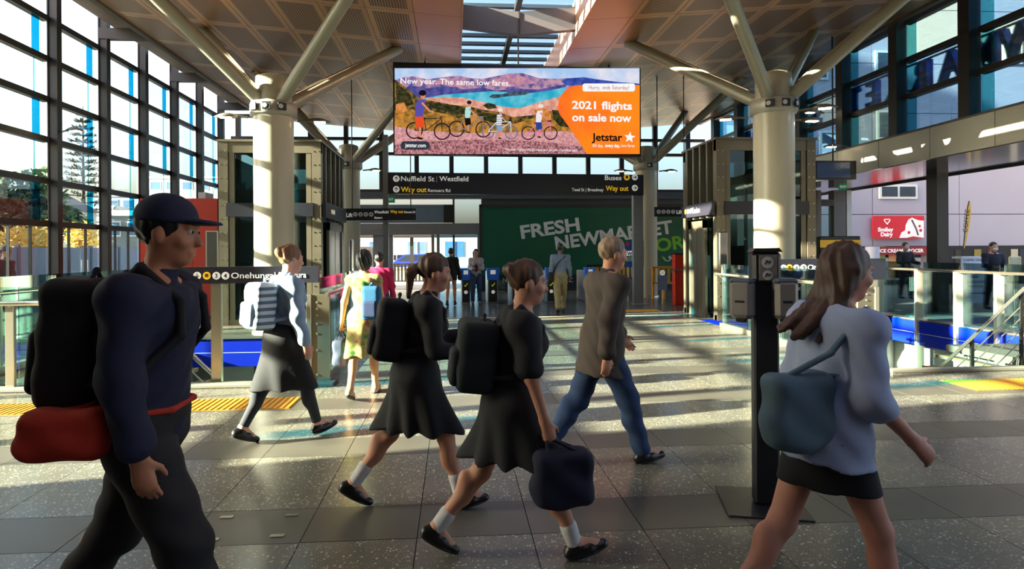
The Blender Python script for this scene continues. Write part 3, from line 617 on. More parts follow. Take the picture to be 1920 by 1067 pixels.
def sign(px0, py0, px1, py1, Y, label, items, posts=(), rz=0., ma=None, drop=0., hang=()):
    f = Face(px0, py0, px1, py1, Y, rz); t = thing('sign', label, 'sign', f.loc, f.rz)
    b = box('board', ma or SIGNB, t, f.x0, f.x1, 0, .08, f.z0, f.z1)
    for it in items: it(b, f)
    for px in posts: u = f.uv(px, py1)[0]; box('post', INOX, t, u-.06, u+.06, .01, .07, -f.loc.z-drop, f.z0)
    for px, h in hang: u = f.uv(px, py0)[0]; MB().cyl((u, .04, f.z1), (u, .04, f.z1+h), .015, 6).build('hanger', STEELG, t)
    return t, f
TX = lambda s_, px, py, h, w_, ma=LWHITE, bo=.12: (lambda b, f: f.txt(b, s_, px, py, h, ma, .006, w_, bo))
IC = lambda px, py, r, ma=LWHITE, ch=None, ar=None, cm_=None: (lambda b, f: icon(b, f, px, py, r, ma, ch, cm_, ar, .004))
BUS = lambda px, py, r: (lambda b, f: (icon(b, f, px, py, r, LYEL, off=.004), bus(b, f, px, py, r, .008)))
sign(335, 501, 597, 530, 7.70, 'black platform sign with train line numbers above the left stairs',
     [IC(370, 517, 7, ar=-PI/2), BUS(388, 517, 7), IC(406, 517, 7, ch='3'), IC(423, 517, 7, ch='4'), TX('Onehunga', 433, 522, 10.5, 76), TX('| Papakura', 514, 521, 10.5, 57)], posts=(404,))
sign(1461, 486, 1661, 524, 10.3, 'black platform sign with train line numbers above the right stairs',
     [IC(1469, 502, 6, ar=-PI/2), BUS(1480, 502, 6.5), IC(1493, 502, 6.2, ch='1'), IC(1506.5, 502, 6.5, ch='2'), TX('City', 1514, 506, 10, 22), TX('|', 1570, 506, 10, None, LGRY, 0), TX('Swanson', 1590, 505, 10, 47)], posts=(1480, 1640), drop=3.15)
sign(645, 391, 780, 413, 17.0, 'black lift sign with four numbered discs left of the street doors',
     [TX('Lift', 649, 407, 7.5, 11), IC(666, 402, 4.2, LGRY, '1'), IC(676, 402, 4.2, LGRY, '2'), IC(686, 402, 4.2, LGRY, '3'), IC(696, 402, 4.2, LGRY, '4'), TX('Westfield', 702, 400, 5, 26, LWHITE, .1), TX('Eastern', 702, 410, 3.5, 14, LWHITE, .1), TX('Way out', 732, 399.5, 5.5, 24, LYEL), TX('Remuera Rd', 758, 399.5, 4, 20, LWHITE, .1)], hang=((660, 4.2), (770, 4.0)))
sign(1228, 388, 1290, 406, 17.3, 'black lift sign with four numbered discs in front of the green hoarding',
     [IC(1235, 397, 4, LGRY, '4'), IC(1244, 397, 4, LGRY, '3'), IC(1253, 397, 4, LGRY, '2'), IC(1262, 397, 4, LGRY, '1'), TX('Lift', 1268, 401, 7.5, 11)], hang=((1234, 4.1), (1284, 4.2)))
# sign boards on the lift sides
def side_board(X, py0, py1, pxa, pxb, label, txt=None, out=1):
    pa, pb = hitX(pxa, (py0+py1)/2, X), hitX(pxb, (py0+py1)/2, X); y0, y1 = sorted((pa.y, pb.y)); near = pa if pa.y < pb.y else pb
    h = (py1-py0)/2*near.y/F
    t = thing('lift_side_sign', label, 'sign', (X, (y0+y1)/2, near.z)); b = box('board', SIGNB, t, 0, .06*out, y0-(y0+y1)/2, y1-(y0+y1)/2, -h, h)
    if txt: text(b, txt, .2, (.065*out, 0, -.07), LWHITE, 'CENTER', rot=(PI/2, 0, PI/2 if out > 0 else -PI/2))
    for k in range(3): disc_ = MB().cyl((.061*out, -.4*out+.16*k*out-.25*out, 0), (.064*out, -.4*out+.16*k*out-.25*out, 0), .06, 14).build('symbol_disc', LYEL if k == 0 else LWHITE, b)
    return t
side_board(lx1+.04, 379, 408, 606, 645, 'dark sign board on the concourse side of the left lift', None, 1)
side_board(rx0-.09, 376, 402, 1282, 1340, 'dark sign board with yellow disc on the concourse side of the right lift', 'Trains', -1)
# exit signs
for px, py, Y, lab in ((731, 374, 17.9, 'small green exit sign beside the left post of the overhead sign'), (1581, 350, 17.0, 'small green exit sign under the right beam')):
    p = hitY(px, py, Y); t = thing('exit_sign', lab, 'sign', p); w_ = .14 if px < 800 else .11
    box('body', mat('exit_green', L(20, 120, 80), .5, emit=.3), t, -w_, w_, 0, .06, -.09, .09); MB().cyl((0, .03, .09), (0, .03, 3.54-p.z if px > 1000 else .25), .012, 6).build('hanger', STEELG, t)
    text(t, 'EXIT', .1, (0, -.003, -.035), LWHITE, 'CENTER')
# dark blue information screen hanging under right wall
f = Face(1530, 301, 1603, 336, 14.6); t = thing('information_display', 'dark hanging display near the fascia above the right stairs', 'display', f.loc)
box('case', BLACK, t, f.x0, f.x1+.05, .02, .2, f.z0, f.z1); box('screen', mat('screen_blue', L(44, 66, 100), .2, 0, .3, 3, emit=.25), t, f.x0+.03, f.x1-.12, 0, .02, f.z0+.04, f.z1-.04); f.txt(t, '-M00', 1576, 316, 6, LGRY, .004)
MB().cyl((0, .1, f.z1), (0, .1, 7.4-f.loc.z), .02, 6).build('hanger', STEELG, t)
# ================================================================ BALUSTRADES, KERBS, STAIRS
RAILM = mat('polished_rail', L(214, 208, 190), .2, .9)
def fin(root, x, y, z0, z1, w=.05, d=.12, name='post'): return MB().bbox(x-w/2, x+w/2, y-d/2, y+d/2, z0, z1, .006).build(name, INOX, root)
def side_rail(X, y0, y1, label, s, n, tall=False):
    t = thing('glass_balustrade', label, 'balustrade'); st = (y1-y0)/n
    box('base_shoe', INOX, t, X-.06, X+.06, y0, y1, 0, .09)
    for k in range(n): box('pane', GLB, t, X-.008, X+.008, y0+st*k+.02, y0+st*(k+1)-.02, .09, 1.30)
    for k in range(1, n+1): fin(t, X+s*.06, y0+st*k, 0, 1.10, .10, .035)
    MB().cyl((X-s*.10, y0-.1, 1.10), (X-s*.10, y1+.1, 1.10), .027, 12).build('handrail', RAILM, t)
    for k in range(n+1): MB().cyl((X-s*.10, y0+st*k, 1.10), (X, y0+st*k, 1.02), .012, 6).build('rail_bracket', INOX, t)
    # bolted end plate
    e = MB().bbox(X-.15, X+.13, y0-.06, y0-.01, 0, 1.10, .008).build('end_plate', mat('end_plate_steel', L(150, 140, 118), .3, .8), t)
    MB().bbox(X+s*.12-.03, X+s*.12+.03, y0-.075, y0, 0, 1.10, .006).build('end_edge', INOX, t)
    for z in (.12, .42, .62, .74, .84, .92, 1.0): MB().lathe((0, 0, 0), [(.016, 0), (.012, .008)], 8).build('bolt', INOX, e, (X-.02, y0-.062, z)).rotation_euler.x = PI/2
    MB().bbox(X-.2, X+.2, y0-.2, y0+.1, 0, .05, .01).build('end_foot', mat('kerb_dark', L(70, 68, 64), .5), t)
    return t
side_rail(VL[1]+.1, VL[2]+.05, 12.9, 'glass balustrade along the right side of the left stair void', -1, 5)
side_rail(VR[0]-.05, VR[2]+.35, 12.4, 'glass balustrade along the left side of the right stair void', 1, 4)
t = thing('glass_balustrade', 'glass balustrade with sunlit rail between the left void and the glass wall', 'balustrade')
X = VL[0]-.05
box('base_shoe', INOX, t, X-.05, X+.05, VL[2], VL[3]+1.2, 0, .09)
for k in range(5): a = VL[2]+1.12*k; box('pane', GLB, t, X-.008, X+.008, a+.02, a+1.1, .09, 1.3); fin(t, X, a+.03, 0, 1.28, .06, .05)
MB().cyl((X+.1, VL[2]-.1, 1.08), (X+.1, VL[3]+1.2, 1.08), .025, 10).build('handrail', RAILM, t)
for k in range(6): MB().cyl((X+.1, VL[2]+1.1*k, 1.08), (X, VL[2]+1.1*k, 1.0), .012, 6).build('rail_bracket', INOX, t)
t = thing('glass_balustrade', 'glass balustrade with flat rail across the front of the left stairs', 'balustrade')
xa_, xb_ = -6.0, hitY(300, 560, 7.6).x
MB().cyl((xa_, 7.55, 1.03), (xb_, 7.55, 1.03), .03, 12).build('handrail', RAILM, t)
for k in range(3): w_ = (xb_-xa_)/3; box('pane', GLB, t, xa_+w_*k+.02, xa_+w_*(k+1)-.02, 7.63, 7.646, .05, 1.22)
for px in (20, 88, 190, 296): x = hitY(px, 600, 7.6).x; fin(t, x, 7.6, 0, 1.02, .10, .05); MB().cyl((x, 7.6, .98), (x, 7.55, 1.03), .014, 6).build('rail_bracket', INOX, t)
t = thing('glass_balustrade', 'glass balustrade with tall bright steel fins beyond the right stairs', 'balustrade')
X = VR[1]+.08
fy = [hitX(px, 600, X).y for px in (1655, 1729, 1803, 1880, 1968)]
for y in fy: MB().bbox(X-.16, X+.02, y-.035, y+.035, -1.15, 1.12, .008).build('fin', mat('fin_white', L(220, 214, 196), .35, .3), t)
for a, b in zip(fy[1:], fy): box('pane', GLB, t, X-.01, X+.01, a+.05, b-.05, .05, 1.3)
MB().cyl((X-.12, 9.2, 1.13), (X-.12, 15.2, 1.13), .03, 12).build('handrail', RAILM, t)
t = structure('trim_6', 'low grey kerb along the front of the left stair void'); MB().bbox(VL[0]-2.5, VL[1]+.02, VL[2]-.12, VL[2]+.06, 0, .05, .012).build('kerb', mat('kerb_grey', L(128, 126, 116), .5), t)
t = structure('trim_7', 'low grey kerb along the front of the right stair void'); MB().bbox(VR[0]+.02, VR[1]+.5, VR[2]-.06, VR[2]+.06, 0, .05, .012).build('kerb', mat('kerb_grey', (0,)*3), t)
def stairs(xt, xb, y0, y1, label, rail_y):
    t = thing('staircase', label, 'stairs'); n = 14; s = (xb-xt)/n
    for k in range(n):
        a, b = sorted((xt+s*k, xt+s*(k+1))); o = box('tread', mat('tread_stone', L(100, 96, 88), .6), t, a, b, y0, y1, -.19*(k+1)-.05, -.19*(k+1))
        e = xt+s*(k+1); box('nosing', mat('nosing_yellow', L(210, 160, 50), .6), o, min(e, e-s*.15), max(e, e-s*.15), y0, y1, -.19*(k+1), -.19*(k+1)+.004)
    xe = VR[1] if xt > 0 else VL[0]; box('landing', mat('tread_stone', (0,)*3), t, min(xt, xe), max(xt, xe), y0, y1, -.14, -.03)
    sl = -2.66/abs(xb-xt); sg = 1 if xb > xt else -1
    for j, dz in enumerate((1.02, .80, .63, .46, .29, .12)):
        a = Vector((xt-sg*.9, rail_y, dz-sl*.9*0)); L_ = abs(xb-xt)*.9
        p0 = Vector((xt, rail_y, dz)); p1 = Vector((xt+sg*L_, rail_y, dz+sl*L_))
        MB().cyl(p0, p1, .026 if j == 0 else .009, 10).build('handrail' if j == 0 else 'rail_cable', RAILM, t)
    for u in (.02, .3, .58): x = xt+sg*L_*u; MB().bbox(x-.03, x+.03, rail_y-.012, rail_y+.012, sl*L_*u-.1, sl*L_*u+1.0, .005).build('rail_post', mat('rail_post_dark', L(60, 58, 54), .4, .6), t)
    return t
stairs(8.35, 5.3, 8.3, 9.9, 'stone stairs with steel cable handrail going down at the right', 8.45)
stairs(-4.2, -1.5, 8.2, 9.9, 'stone stairs with steel cable handrail going down at the left', 8.3)
# tall polished card-reader panels on the balustrade ends
for px0, px1, py0, py1, X, lab in ((1347, 1364, 434, 513, VR[0]-.15, 'tall polished steel panel on the far end of the right balustrade'), (655, 663, 442, 522, VL[1]+.16, 'tall polished steel panel on the far end of the left balustrade')):
    p = hitX((px0+px1)/2, py1, X); h = (py1-py0)*p.y/F; w_ = (px1-px0)*p.y/F
    t = thing('polished_panel', lab, 'panel', (p.x, p.y, 1.135)); MB().bbox(-w_/2, w_/2, -.04, .04, .16, h, .02).build('panel_body', mat('mirror_steel', L(210, 208, 206), .12, 1), t); MB().cyl((0, 0, 0), (0, 0, .18), .035, 10).build('stem', INOX, t)
# ================================================================ GATE LINE
yg = 18.6
BLKM = mat('gate_black', L(22, 22, 26), .35); CYB = mat('reader_blue', L(30, 90, 190), .4, 0, .1, 6, emit=.12)
def gate(px0, px1, label):
    x0, x1 = hitY(px0, 540, yg).x, hitY(px1, 540, yg).x; xm = (x0+x1)/2; hw = max((x1-x0)/2, .13)
    t = thing('fare_gate', label, 'gate', (xm, yg, 0), 0, 'fare gates')
    MB().bbox(-hw, hw, .0, 1.5, 0, .96, .02).build('cabinet', mat('gate_silver', L(176, 176, 180), .35, .6), t)
    MB().bbox(-hw+.03, hw-.03, -.02, .01, .05, .72, .01).build('front_plate', BLKM, t)
    r = MB().prism([(-hw-.02, -.03, .72), (hw+.02, -.03, .72), (hw+.04, -.03, 1.08), (-hw-.04, -.03, 1.08)], (0, .25, 0)).build('reader', CYB, t)
    MB().bbox(-hw*.5, hw*.5, -.036, -.03, .9, 1.02, .003).build('reader_logo', LWHITE, r)
    MB().prism([(-.05, -.024, .56), (-.02, -.024, .52), (.06, -.024, .62), (.05, -.024, .64), (-.02, -.024, .55), (-.04, -.024, .58)], (0, .004, 0)).build('tick_symbol', mat('tick_yellow', L(200, 210, 40), .5, emit=.4), t)
    MB().cyl((0, -.022, .36), (0, -.026, .36), .055, 14).build('card_symbol', LWHITE, t)
    p = MB().bbox(hw, hw+.26, .7, .72, .25, .98, .005).build('paddle', GLB, t)
    return t
gate(865, 882, 'fare gate left of the woman in blue jeans'); gate(915, 934, 'fare gate right of the woman in blue jeans'); gate(1027, 1040, 'fare gate beside the man with the shoulder bag')
gate(960, 976, 'fare gate behind the front schoolgirl'); gate(1100, 1114, 'fare gate behind the man in the brown coat')
p = hitY(1044, 540, yg-.1); t = thing('gate_wing', 'yellow and blue wing panel beside the man with the shoulder bag', 'panel', (p.x, yg-.1, 0))
box('wing', mat('wing_yellow', L(220, 190, 50), .5), t, -.03, .06, 0, .05, .05, .9); box('wing_foot', BLKM, t, -.05, .08, 0, .05, 0, .05)
MB().cyl((-.55, 1.2, 0), (-.55, 1.2, .1), .05, 8).build('pin', INOX, t) if False else None
# slatted yellow fence
def fence(px0, px1, Y, z0, z1, ma, label, rail):
    x0, x1 = hitY(px0, 500, Y).x, hitY(px1, 500, Y).x; t = thing('slatted_barrier', label, 'barrier', (x0, Y, 0)); W_ = x1-x0
    box('top_rail', rail, t, 0, W_, -.03, .03, z1, z1+.07); box('bottom_rail', rail, t, 0, W_, -.03, .03, z0-.06, z0)
    n = int(W_/.15); me = MB().box(-.045, .045, -.012, .012, z0, z1).mesh('slat'); me.materials.append(ma)
    copies('slat', me, t, [(.075+k*W_/n, 0, 0) for k in range(n)])
    for x in (.04, W_/2, W_-.04): box('post', rail, t, x-.03, x+.03, -.03, .03, 0, z1+.03)
    return t
GOLD = mat('gold_slat', L(214, 160, 60), .5)
fence(1100, 1190, 21.6, .62, 1.02, GOLD, 'gold slatted barrier behind the walking map poster', BLKM)
fence(1222, 1268, 19.6, .55, 1.0, GOLD, 'gold slatted barrier in front of the green hoarding beside the red post', mat('orange_rail', L(220, 150, 40), .5))
fence(737, 803, 26.6, .35, 1.02, mat('cream_slat', L(214, 196, 130), .5), 'cream slatted barrier outside the street doors', mat('rail_pale', L(190, 188, 186), .5))
# red post
p = ground(1275, 573); t = thing('red_post', 'tall red post with black cap beside the right lift door', 'post', (p.x, p.y, 0)); zt_ = hitY(1275, 475, p.y).z
MB().bbox(-.15, .13, 0, .22, 0, zt_-.03, .015).build('post_body', mat('post_red', L(190, 50, 28), .4), t); box('cap', BLACK, t, -.16, .14, -.01, .23, zt_-.03, zt_); MB().cyl((-.25, -.05, 1.02), (.25, -.05, 1.02), .02, 8).build('bar', INOX, t)
# poster stand and small notice
f = Face(1172, 452, 1207, 501, 18.2); t = thing('poster_stand', 'blue and green walking map poster on a stand behind the grey sign post', 'poster', (f.loc.x, f.loc.y, 0)); zc = f.loc.z
b = box('poster', mat('poster_navy', L(24, 34, 70), .4), t, f.x0, f.x1, 0, .03, f.z0+zc, f.z1+zc); b2 = obj('poster_face', MB().box(f.x0+.01, f.x1-.01, -.006, 0, f.z0+.01, f.z1-.01).mesh('poster_face'), mat('poster_blue', L(40, 90, 190), .4, 0, .6, 9), t, (0, 0, zc))
f.flat(b2, 'title_block', [(1174, 471), (1205, 468), (1205, 477), (1174, 480)], LWHITE, .008); f.txt(b2, 'WALK', 1176, 478.5, 6, mat('poster_navy', (0,)*3), .012, 26, .3)
f.flat(b2, 'green_block', [(1174, 482), (1205, 478), (1205, 487), (1174, 491)], mat('poster_green', L(150, 200, 150), .5), .008); c_ = f.uv(1177, 458); disc(b2, 'red_seal', c_[0], -.008, c_[1], .06, mat('seal_red', L(210, 50, 50), .5))
for u in (.15, .85): x = f.x0+(f.x1-f.x0)*u; MB().cyl((x, .02, 0), (x, .02, f.z0+zc), .018, 8).build('leg', INOX, t)
f = Face(1233, 509, 1251, 544, 17.9); t = thing('notice_board', 'small blue notice with a white circle in the gate beside the red post', 'notice', (f.loc.x, f.loc.y, 0)); zc = f.loc.z
box('board', mat('notice_blue', L(110, 130, 160), .5), t, f.x0, f.x1, 0, .02, f.z0+zc, f.z1+zc-.12); MB().cyl((0, 0, f.z1+zc-.04), (0, -.008, f.z1+zc-.04), .08, 16).build('circle', LWHITE, t); text(t, '0', .12, (0, -.01, f.z1+zc-.08), BLUE, 'CENTER'); MB().cyl((0, .03, 0), (0, .03, f.z1+zc-.04), .02, 8).build('stem', INOX, t)
# ================================================================ GREEN HOARDING
f = Face(903, 389, 1285, 572, 24.2); zc = f.loc.z
t = thing('green_hoarding', 'long green shop hoarding with large white lettering across the far wall', 'hoarding', (f.loc.x, f.loc.y, 0)); N_ = 6
GRN = mat('hoarding_green', L(8, 92, 66), .4, 0, .12, 2); NAV = mat('hoarding_dark', L(22, 36, 44), .5)
W_ = (f.x1-f.x0)/N_; zs = f.uv(1000, 515)[1]
for k in range(N_):
    box('board', GRN, t, f.x0+W_*k+.004, f.x0+W_*(k+1)-.004, 0, .05, zc+zs, zc+f.z1); box('lower_board', NAV, t, f.x0+W_*k+.004, f.x0+W_*(k+1)-.004, 0, .05, 0, zc+zs-.004)
box('top_trim', STEELG, t, f.x0-.08, f.x1, -.03, .08, zc+f.z1, zc+f.z1+.12); box('end_trim', STEELG, t, f.x0-.1, f.x0, -.03, .08, 0, zc+f.z1+.1)
fb = obj('lettering_backing', MB().box(f.x0+.3, f.x1-.02, -.004, 0, zs+.05, f.z1-.05).mesh('lettering_backing'), GRN, t, (0, 0, zc))
HW_ = mat('hoarding_white', L(244, 246, 246), .5); HG_ = mat('hoarding_lime', L(130, 200, 40), .5); sl_ = -math.atan(.136)
def slanted(s_, px, py, h, wpx, ma, bo): x, z = f.uv(px, py); return text(fb, s_, f.px(h)/.7, (x, -.006, z), ma, 'LEFT', f.px(wpx), bo*f.px(1), rot=(PI/2, sl_, 0))
slanted('FRESH', 976, 447.5, 24, 113, HW_, 1.1); slanted('NEWMARKET', 1041, 468, 24, 229, HW_, 1.1); slanted('STORE', 1190, 478, 24, 118, HG_, 1.1)
for s_, px in (('N', 942), ('C', 956), ('I', 1000), ('L', 1008), ('C', 1066), ('LEVEL 3,', 1140)): f.txt(fb, s_ if px < 1100 else 'Level 3,', px, 529, 8, HW_, .06)
MB().path([(f.uv(a, b_)[0], -.02, f.uv(a, b_)[1]) for a, b_ in ((1243, 484), (1248, 489), (1254, 489), (1258, 484), (1256, 480), (1253, 483), (1258, 485), (1262, 482))], .02, 6).build('curl', HW_, fb)
f.flat(fb, 'leaf', [(1240, 480), (1246, 482), (1249, 487), (1243, 486)], HG_, .012)
xx, zz = f.uv(1085, 535); MB().prism([(f.uv(a, b_)[0], -.02, f.uv(a, b_)[1]) for a, b_ in ((1082, 512), (1095, 512), (1095, 548), (1092, 548))], (0, .01, 0)).build('yellow_wedge', mat('wing_yellow', (0,)*3), fb)
# ================================================================ RIGHT-HAND STREET: SHOPS
yb_ = 25.9
t = thing('shop_building', 'pale lilac panelled building with shops across the right-hand street', 'building')
LIL = mat('panel_lilac', L(176, 168, 178), .6, 0, .06, .8)
bx0 = hitY(1585, 400, yb_).x; zsh = hitY(1700, 462, yb_).z
cx = [hitY(px, 402, yb_).x for px in (1500, 1585, 1636, 1799, 1962, 2120, 2300)]; cz_ = [zsh, hitY(1700, 402, yb_).z, hitY(1700, 305, yb_).z, 7.6, 9.8, 12.2, 14.6, 17.5]
for a, b in zip(cx, cx[1:]):
    for c_, d_ in zip(cz_, cz_[1:]): box('wall_panel', LIL, t, a+.015, b-.015, yb_, yb_+.2, c_+.015, d_-.015)
box('core_wall', mat('core_grey', L(96, 90, 96), .8), t, cx[0], cx[-1], yb_+.1, yb_+6, 0, 17.4)
def window(px0, py0, px1, py1, split=True):
    a, b = hitY(px0, py0, yb_-.03), hitY(px1, py1, yb_-.03); w_ = MB()
    o = box('window', WHITE, t, a.x, b.x, yb_-.08, yb_, b.z, a.z); m_ = (a.x+b.x)/2
    for q in (((a.x+.1, m_-.05), (m_+.05, b.x-.1)) if split else ((a.x+.1, b.x-.1),)): box('window_pane', mat('window_dark', L(56, 66, 78), .1, 0, .3, 2), o, *q, yb_-.09, yb_-.08, b.z+.1, a.z-.1)
window(1648, 346, 1719, 373); window(1640, 95, 1682, 136, False); window(1643, 207, 1683, 262, False); window(1528, 120, 1552, 150, False); window(1536, 245, 1568, 290, False); window(1880, 60, 1915, 120, False)
# shop fronts
box('shop_recess', DARK, t, hitY(1775, 480, yb_).x, cx[-1], yb_-.02, yb_+.1, 0, zsh)
for px, w_, c_ in ((1790, 10, (60, 46, 40)), (1826, 12, (150, 130, 60)), (1850, 8, (90, 30, 26)), (1895, 12, (190, 180, 150)), (1910, 8, (40, 46, 60))): a, b = hitY(px, 480, yb_), hitY(px+w_, 480, yb_); box('shop_display', mat('shop%d' % px, L(*c_), .6), t, a.x, b.x, yb_-.05, yb_-.02, .1, zsh-.15)
a, b = hitY(1646, 500, yb_), hitY(1742, 500, yb_)
box('shop_window', mat('shop_pale', L(196, 186, 176), .5, 0, .2, 3), t, a.x, b.x, yb_-.05, yb_, .2, zsh-.5)
for px, w_, z0, z1, c_ in ((1664, 18, .3, 1.35, (226, 150, 96)), (1672, 40, .3, .8, (200, 50, 44)), (1725, 14, .5, 1.6, (150, 130, 120)), (1648, 10, .8, 1.7, (150, 170, 90))): q = hitY(px, 500, yb_).x; r = hitY(px+w_, 500, yb_).x; box('shop_poster', mat('poster%d' % px, L(*c_), .6, 0, .3, 5), t, q, r, yb_-.07, yb_-.05, z0, z1)
q = hitY(1624, 500, yb_).x; MB().cyl((q, yb_-.4, 0), (q, yb_-.4, zsh), .28, 20).build('pillar', mat('pillar_pale', L(190, 190, 200), .5), t)
SRED = mat('shop_red', L(200, 26, 40), .5, emit=.25)
f = Face(1638, 405, 1733, 447, yb_-.25); t = thing('shop_sign', 'red shop sign with white ice cream splash above the shop front', 'sign', f.loc)
b = box('board', SRED, t, f.x0, f.x1, 0, .1, f.z0, f.z1); IW = mat('sign_cream', L(240, 232, 226), .5, emit=.3)
f.txt(b, 'Smiley', 1646, 434, 7.5, IW, .006, 32, .5); f.txt(b, 'Dairy', 1651, 443, 7.5, IW, .006, 25, .5)
f.flat(b, 'cream_splash', [(1686, 446), (1690, 436), (1697, 432), (1698, 422), (1703, 412), (1710, 408), (1716, 411), (1722, 413), (1732, 414), (1732, 446), (1712, 443), (1700, 446)], IW, .006)
for px, py, r in ((1704, 436, 3), (1724, 424, 2.6), (1726, 432, 3)): u = f.uv(px, py); disc(b, 'berry', u[0], -.008, u[1], f.px(r), SRED)
MB().path([(f.uv(a, c_)[0], -.01, f.uv(a, c_)[1]) for a, c_ in ((1709, 412), (1717, 428), (1721, 441))], .035, 6).build('spoon', mat('spoon_grey', L(90, 84, 80), .4), b)
MB().path([(f.uv(1663+5.5*math.sin(k/16*2*PI)**3, 415-4.6*(math.cos(k/16*2*PI)-.38*math.cos(2*k/16*2*PI)-.1)-1)[0], -.01, f.uv(1663, 415-4.6*(math.cos(k/16*2*PI)-.38*math.cos(2*k/16*2*PI)-.1)-1)[1]) for k in range(17)], .022, 6).build('heart_logo', IW, b)
f = Face(1643, 463, 1746, 477, yb_-.25); t = thing('shop_fascia_sign', 'dark red fascia sign with pale capitals over the shop window', 'sign', f.loc)
b = box('board', mat('fascia_red', L(140, 26, 32), .5, emit=.15), t, f.x0, f.x1, 0, .1, f.z0, f.z1); f.txt(b, 'ICE CREAM GROCER', 1648, 473.5, 6.6, IW, .006, 92, .3)
# letters outside the right glass wall, read from the street
t = thing('station_lettering', 'big blue capital letters seen from behind outside the right glass wall', 'sign'); XT = XR+.45
BLT = mat('letter_blue', L(24, 44, 150), .4); zl_ = 5.42
rail_ = [MB().box(XT-.02, XT+.02, 8.5, 24.5, zl_-.06, zl_-.02).build('letter_rail', STEELG, t), MB().box(XT-.02, XT+.02, 8.5, 24.5, zl_+.64, zl_+.68).build('letter_rail', STEELG, t)]
for k, ch in enumerate('NEWMARKET STATION'):
    if ch != ' ': text(t, ch, .92, (XT, 11.3-.86*2+.86*k, zl_), BLT, 'CENTER', bold=.012, rot=(PI/2, 0, PI/2), name='letter', extr=.09)
for y in rY[1:]: box('stand_off', STEELG, t, XR+.12, XT-.02, y-.03, y+.03, zl_-.06, zl_-.02)
# grey portal frame and glass at the side exit
t = structure('door_2', 'grey side exit portal behind the right lift'); yp = 19.0
for px0, px1 in ((1533, 1540), (1564, 1586)): a, b = hitY(px0, 400, yp).x, hitY(px1, 400, yp).x; box('jamb', mat('portal_grey', L(110, 104, 104), .5), t, a, b, yp, yp+.3, 0, 3.5)
a, b = hitY(1588, 400, yp).x, hitY(1597, 400, yp).x; box('white_jamb', WHITE, t, a, b, yp, yp+.2, 0, 3.5); a, b = hitY(1540, 400, yp).x, hitY(1564, 400, yp).x; box('door_pane', GLB, t, a, b, yp+.1, yp+.12, 0, 3.0); box('lintel', STEELG, t, a, b, yp, yp+.3, 3.0, 3.2)
# ticket machine
f = Face(1537, 443, 1614, 466, 15.4); zc = f.loc.z; t = thing('ticket_machine', 'black ticket machine with yellow header band behind the right sign', 'machine', (f.loc.x, f.loc.y, 0))
MB().bbox(f.x0, f.x1, 0, .5, 0, f.z1+zc, .02).build('body', BLKM, t); box('header', mat('header_yellow', L(220, 170, 40), .5, emit=.3), t, f.x0+.01, f.x1-.01, -.02, 0, f.z0+zc+.03, f.z1+zc-.1)
for k in range(2): box('header_line', BLKM, t, f.x0+.45, f.x1-.08, -.024, -.02, f.z0+zc+.07+.06*k, f.z0+zc+.09+.06*k)
box('screen', mat('screen_pale', L(130, 134, 140), .3, emit=.1), t, f.x1-.6, f.x1-.1, -.02, 0, 1.15, f.z0+zc-.05); box('slot_panel', LGRY, t, f.x0+.1, f.x0+.4, -.02, 0, .8, 1.3)
# feather flag
p = Vector((0, 0, 0)); yfl = 17.0; b0 = hitY(1806, 470, yfl)
t = thing('feather_flag', 'yellow feather flag with dark lettering on a thin pole by the shops', 'flag', (b0.x, yfl, 0)); fx = lambda px: (px-1806)*yfl*1.08/F; fz = lambda py: hitY(1806, py, yfl).z
MB().path([(0, 0, .1), (0, 0, fz(470)), (fx(1810), 0, fz(430)), (fx(1815), 0, fz(390)), (fx(1818), 0, fz(377))], .014, 8).build('pole', STEELG, t)
o = MB().prism([(fx(a), 0, fz(b)) for a, b in ((1806, 468), (1809, 440), (1811, 410), (1814, 385), (1818, 376), (1821, 380), (1822, 395), (1820, 415), (1815, 440), (1809, 465))], (0, .006, 0)).build('banner', mat('flag_yellow', L(226, 180, 90), .7, emit=.1), t)
text(o, 'COFFEE', .2, (fx(1813.5), -.004, fz(437)), DARK, 'LEFT', rot=(PI/2, -PI/2+.12, 0)); MB().lathe((0, 0, 0), [(.22, 0), (.22, .06), (.03, .1)], 16).build('foot', STEELG, t)
# A-board and stanchion notice
f = Face(1803, 481, 1852, 573, 16.2); zc = f.loc.z; t = thing('sandwich_board', 'white coffee notice board with dark lettering behind the right balustrade', 'sign', (f.loc.x, f.loc.y, 0))
b = box('front_board', mat('board_white', L(206, 212, 222), .6), t, f.x0, f.x1, 0, .03, .06, f.z1+zc); fb = obj('print', MB().box(f.x0+.02, f.x1-.02, -.004, 0, f.z0+.15, f.z1-.02).mesh('print'), mat('board_white', (0,)*3), t, (0, 0, zc))
TXD = mat('print_dark', L(50, 60, 84), .6)
f.txt(fb, 'COFFEE STALL', 1806, 490, 5, TXD, .006, 43); f.txt(fb, 'EDI', 1820, 521, 5, TXD, .006, 13, .3); f.txt(fb, 'AVAILABLE HERE', 1808, 531, 4.5, TXD, .006, 40); f.txt(fb, 'AND TO GO', 1812, 539, 4.5, TXD, .006, 34)
u, v_ = f.uv(1815, 550), f.uv(1846, 550); MB().prism([(u[0], -.008, u[1]-.01), (v_[0]-.08, -.008, u[1]-.01), (v_[0]-.08, -.008, u[1]-.05), (v_[0], -.008, u[1]), (v_[0]-.08, -.008, u[1]+.05), (v_[0]-.08, -.008, u[1]+.01), (u[0], -.008, u[1]+.01)], (0, .002, 0)).build('arrow', TXD, fb)
for x in (f.x0+.03, f.x1-.03): box('leg', STEELG, t, x-.02, x+.02, 0, .04, 0, .06); box('rear_leg', STEELG, t, x-.02, x+.02, .35, .38, 0, .9)
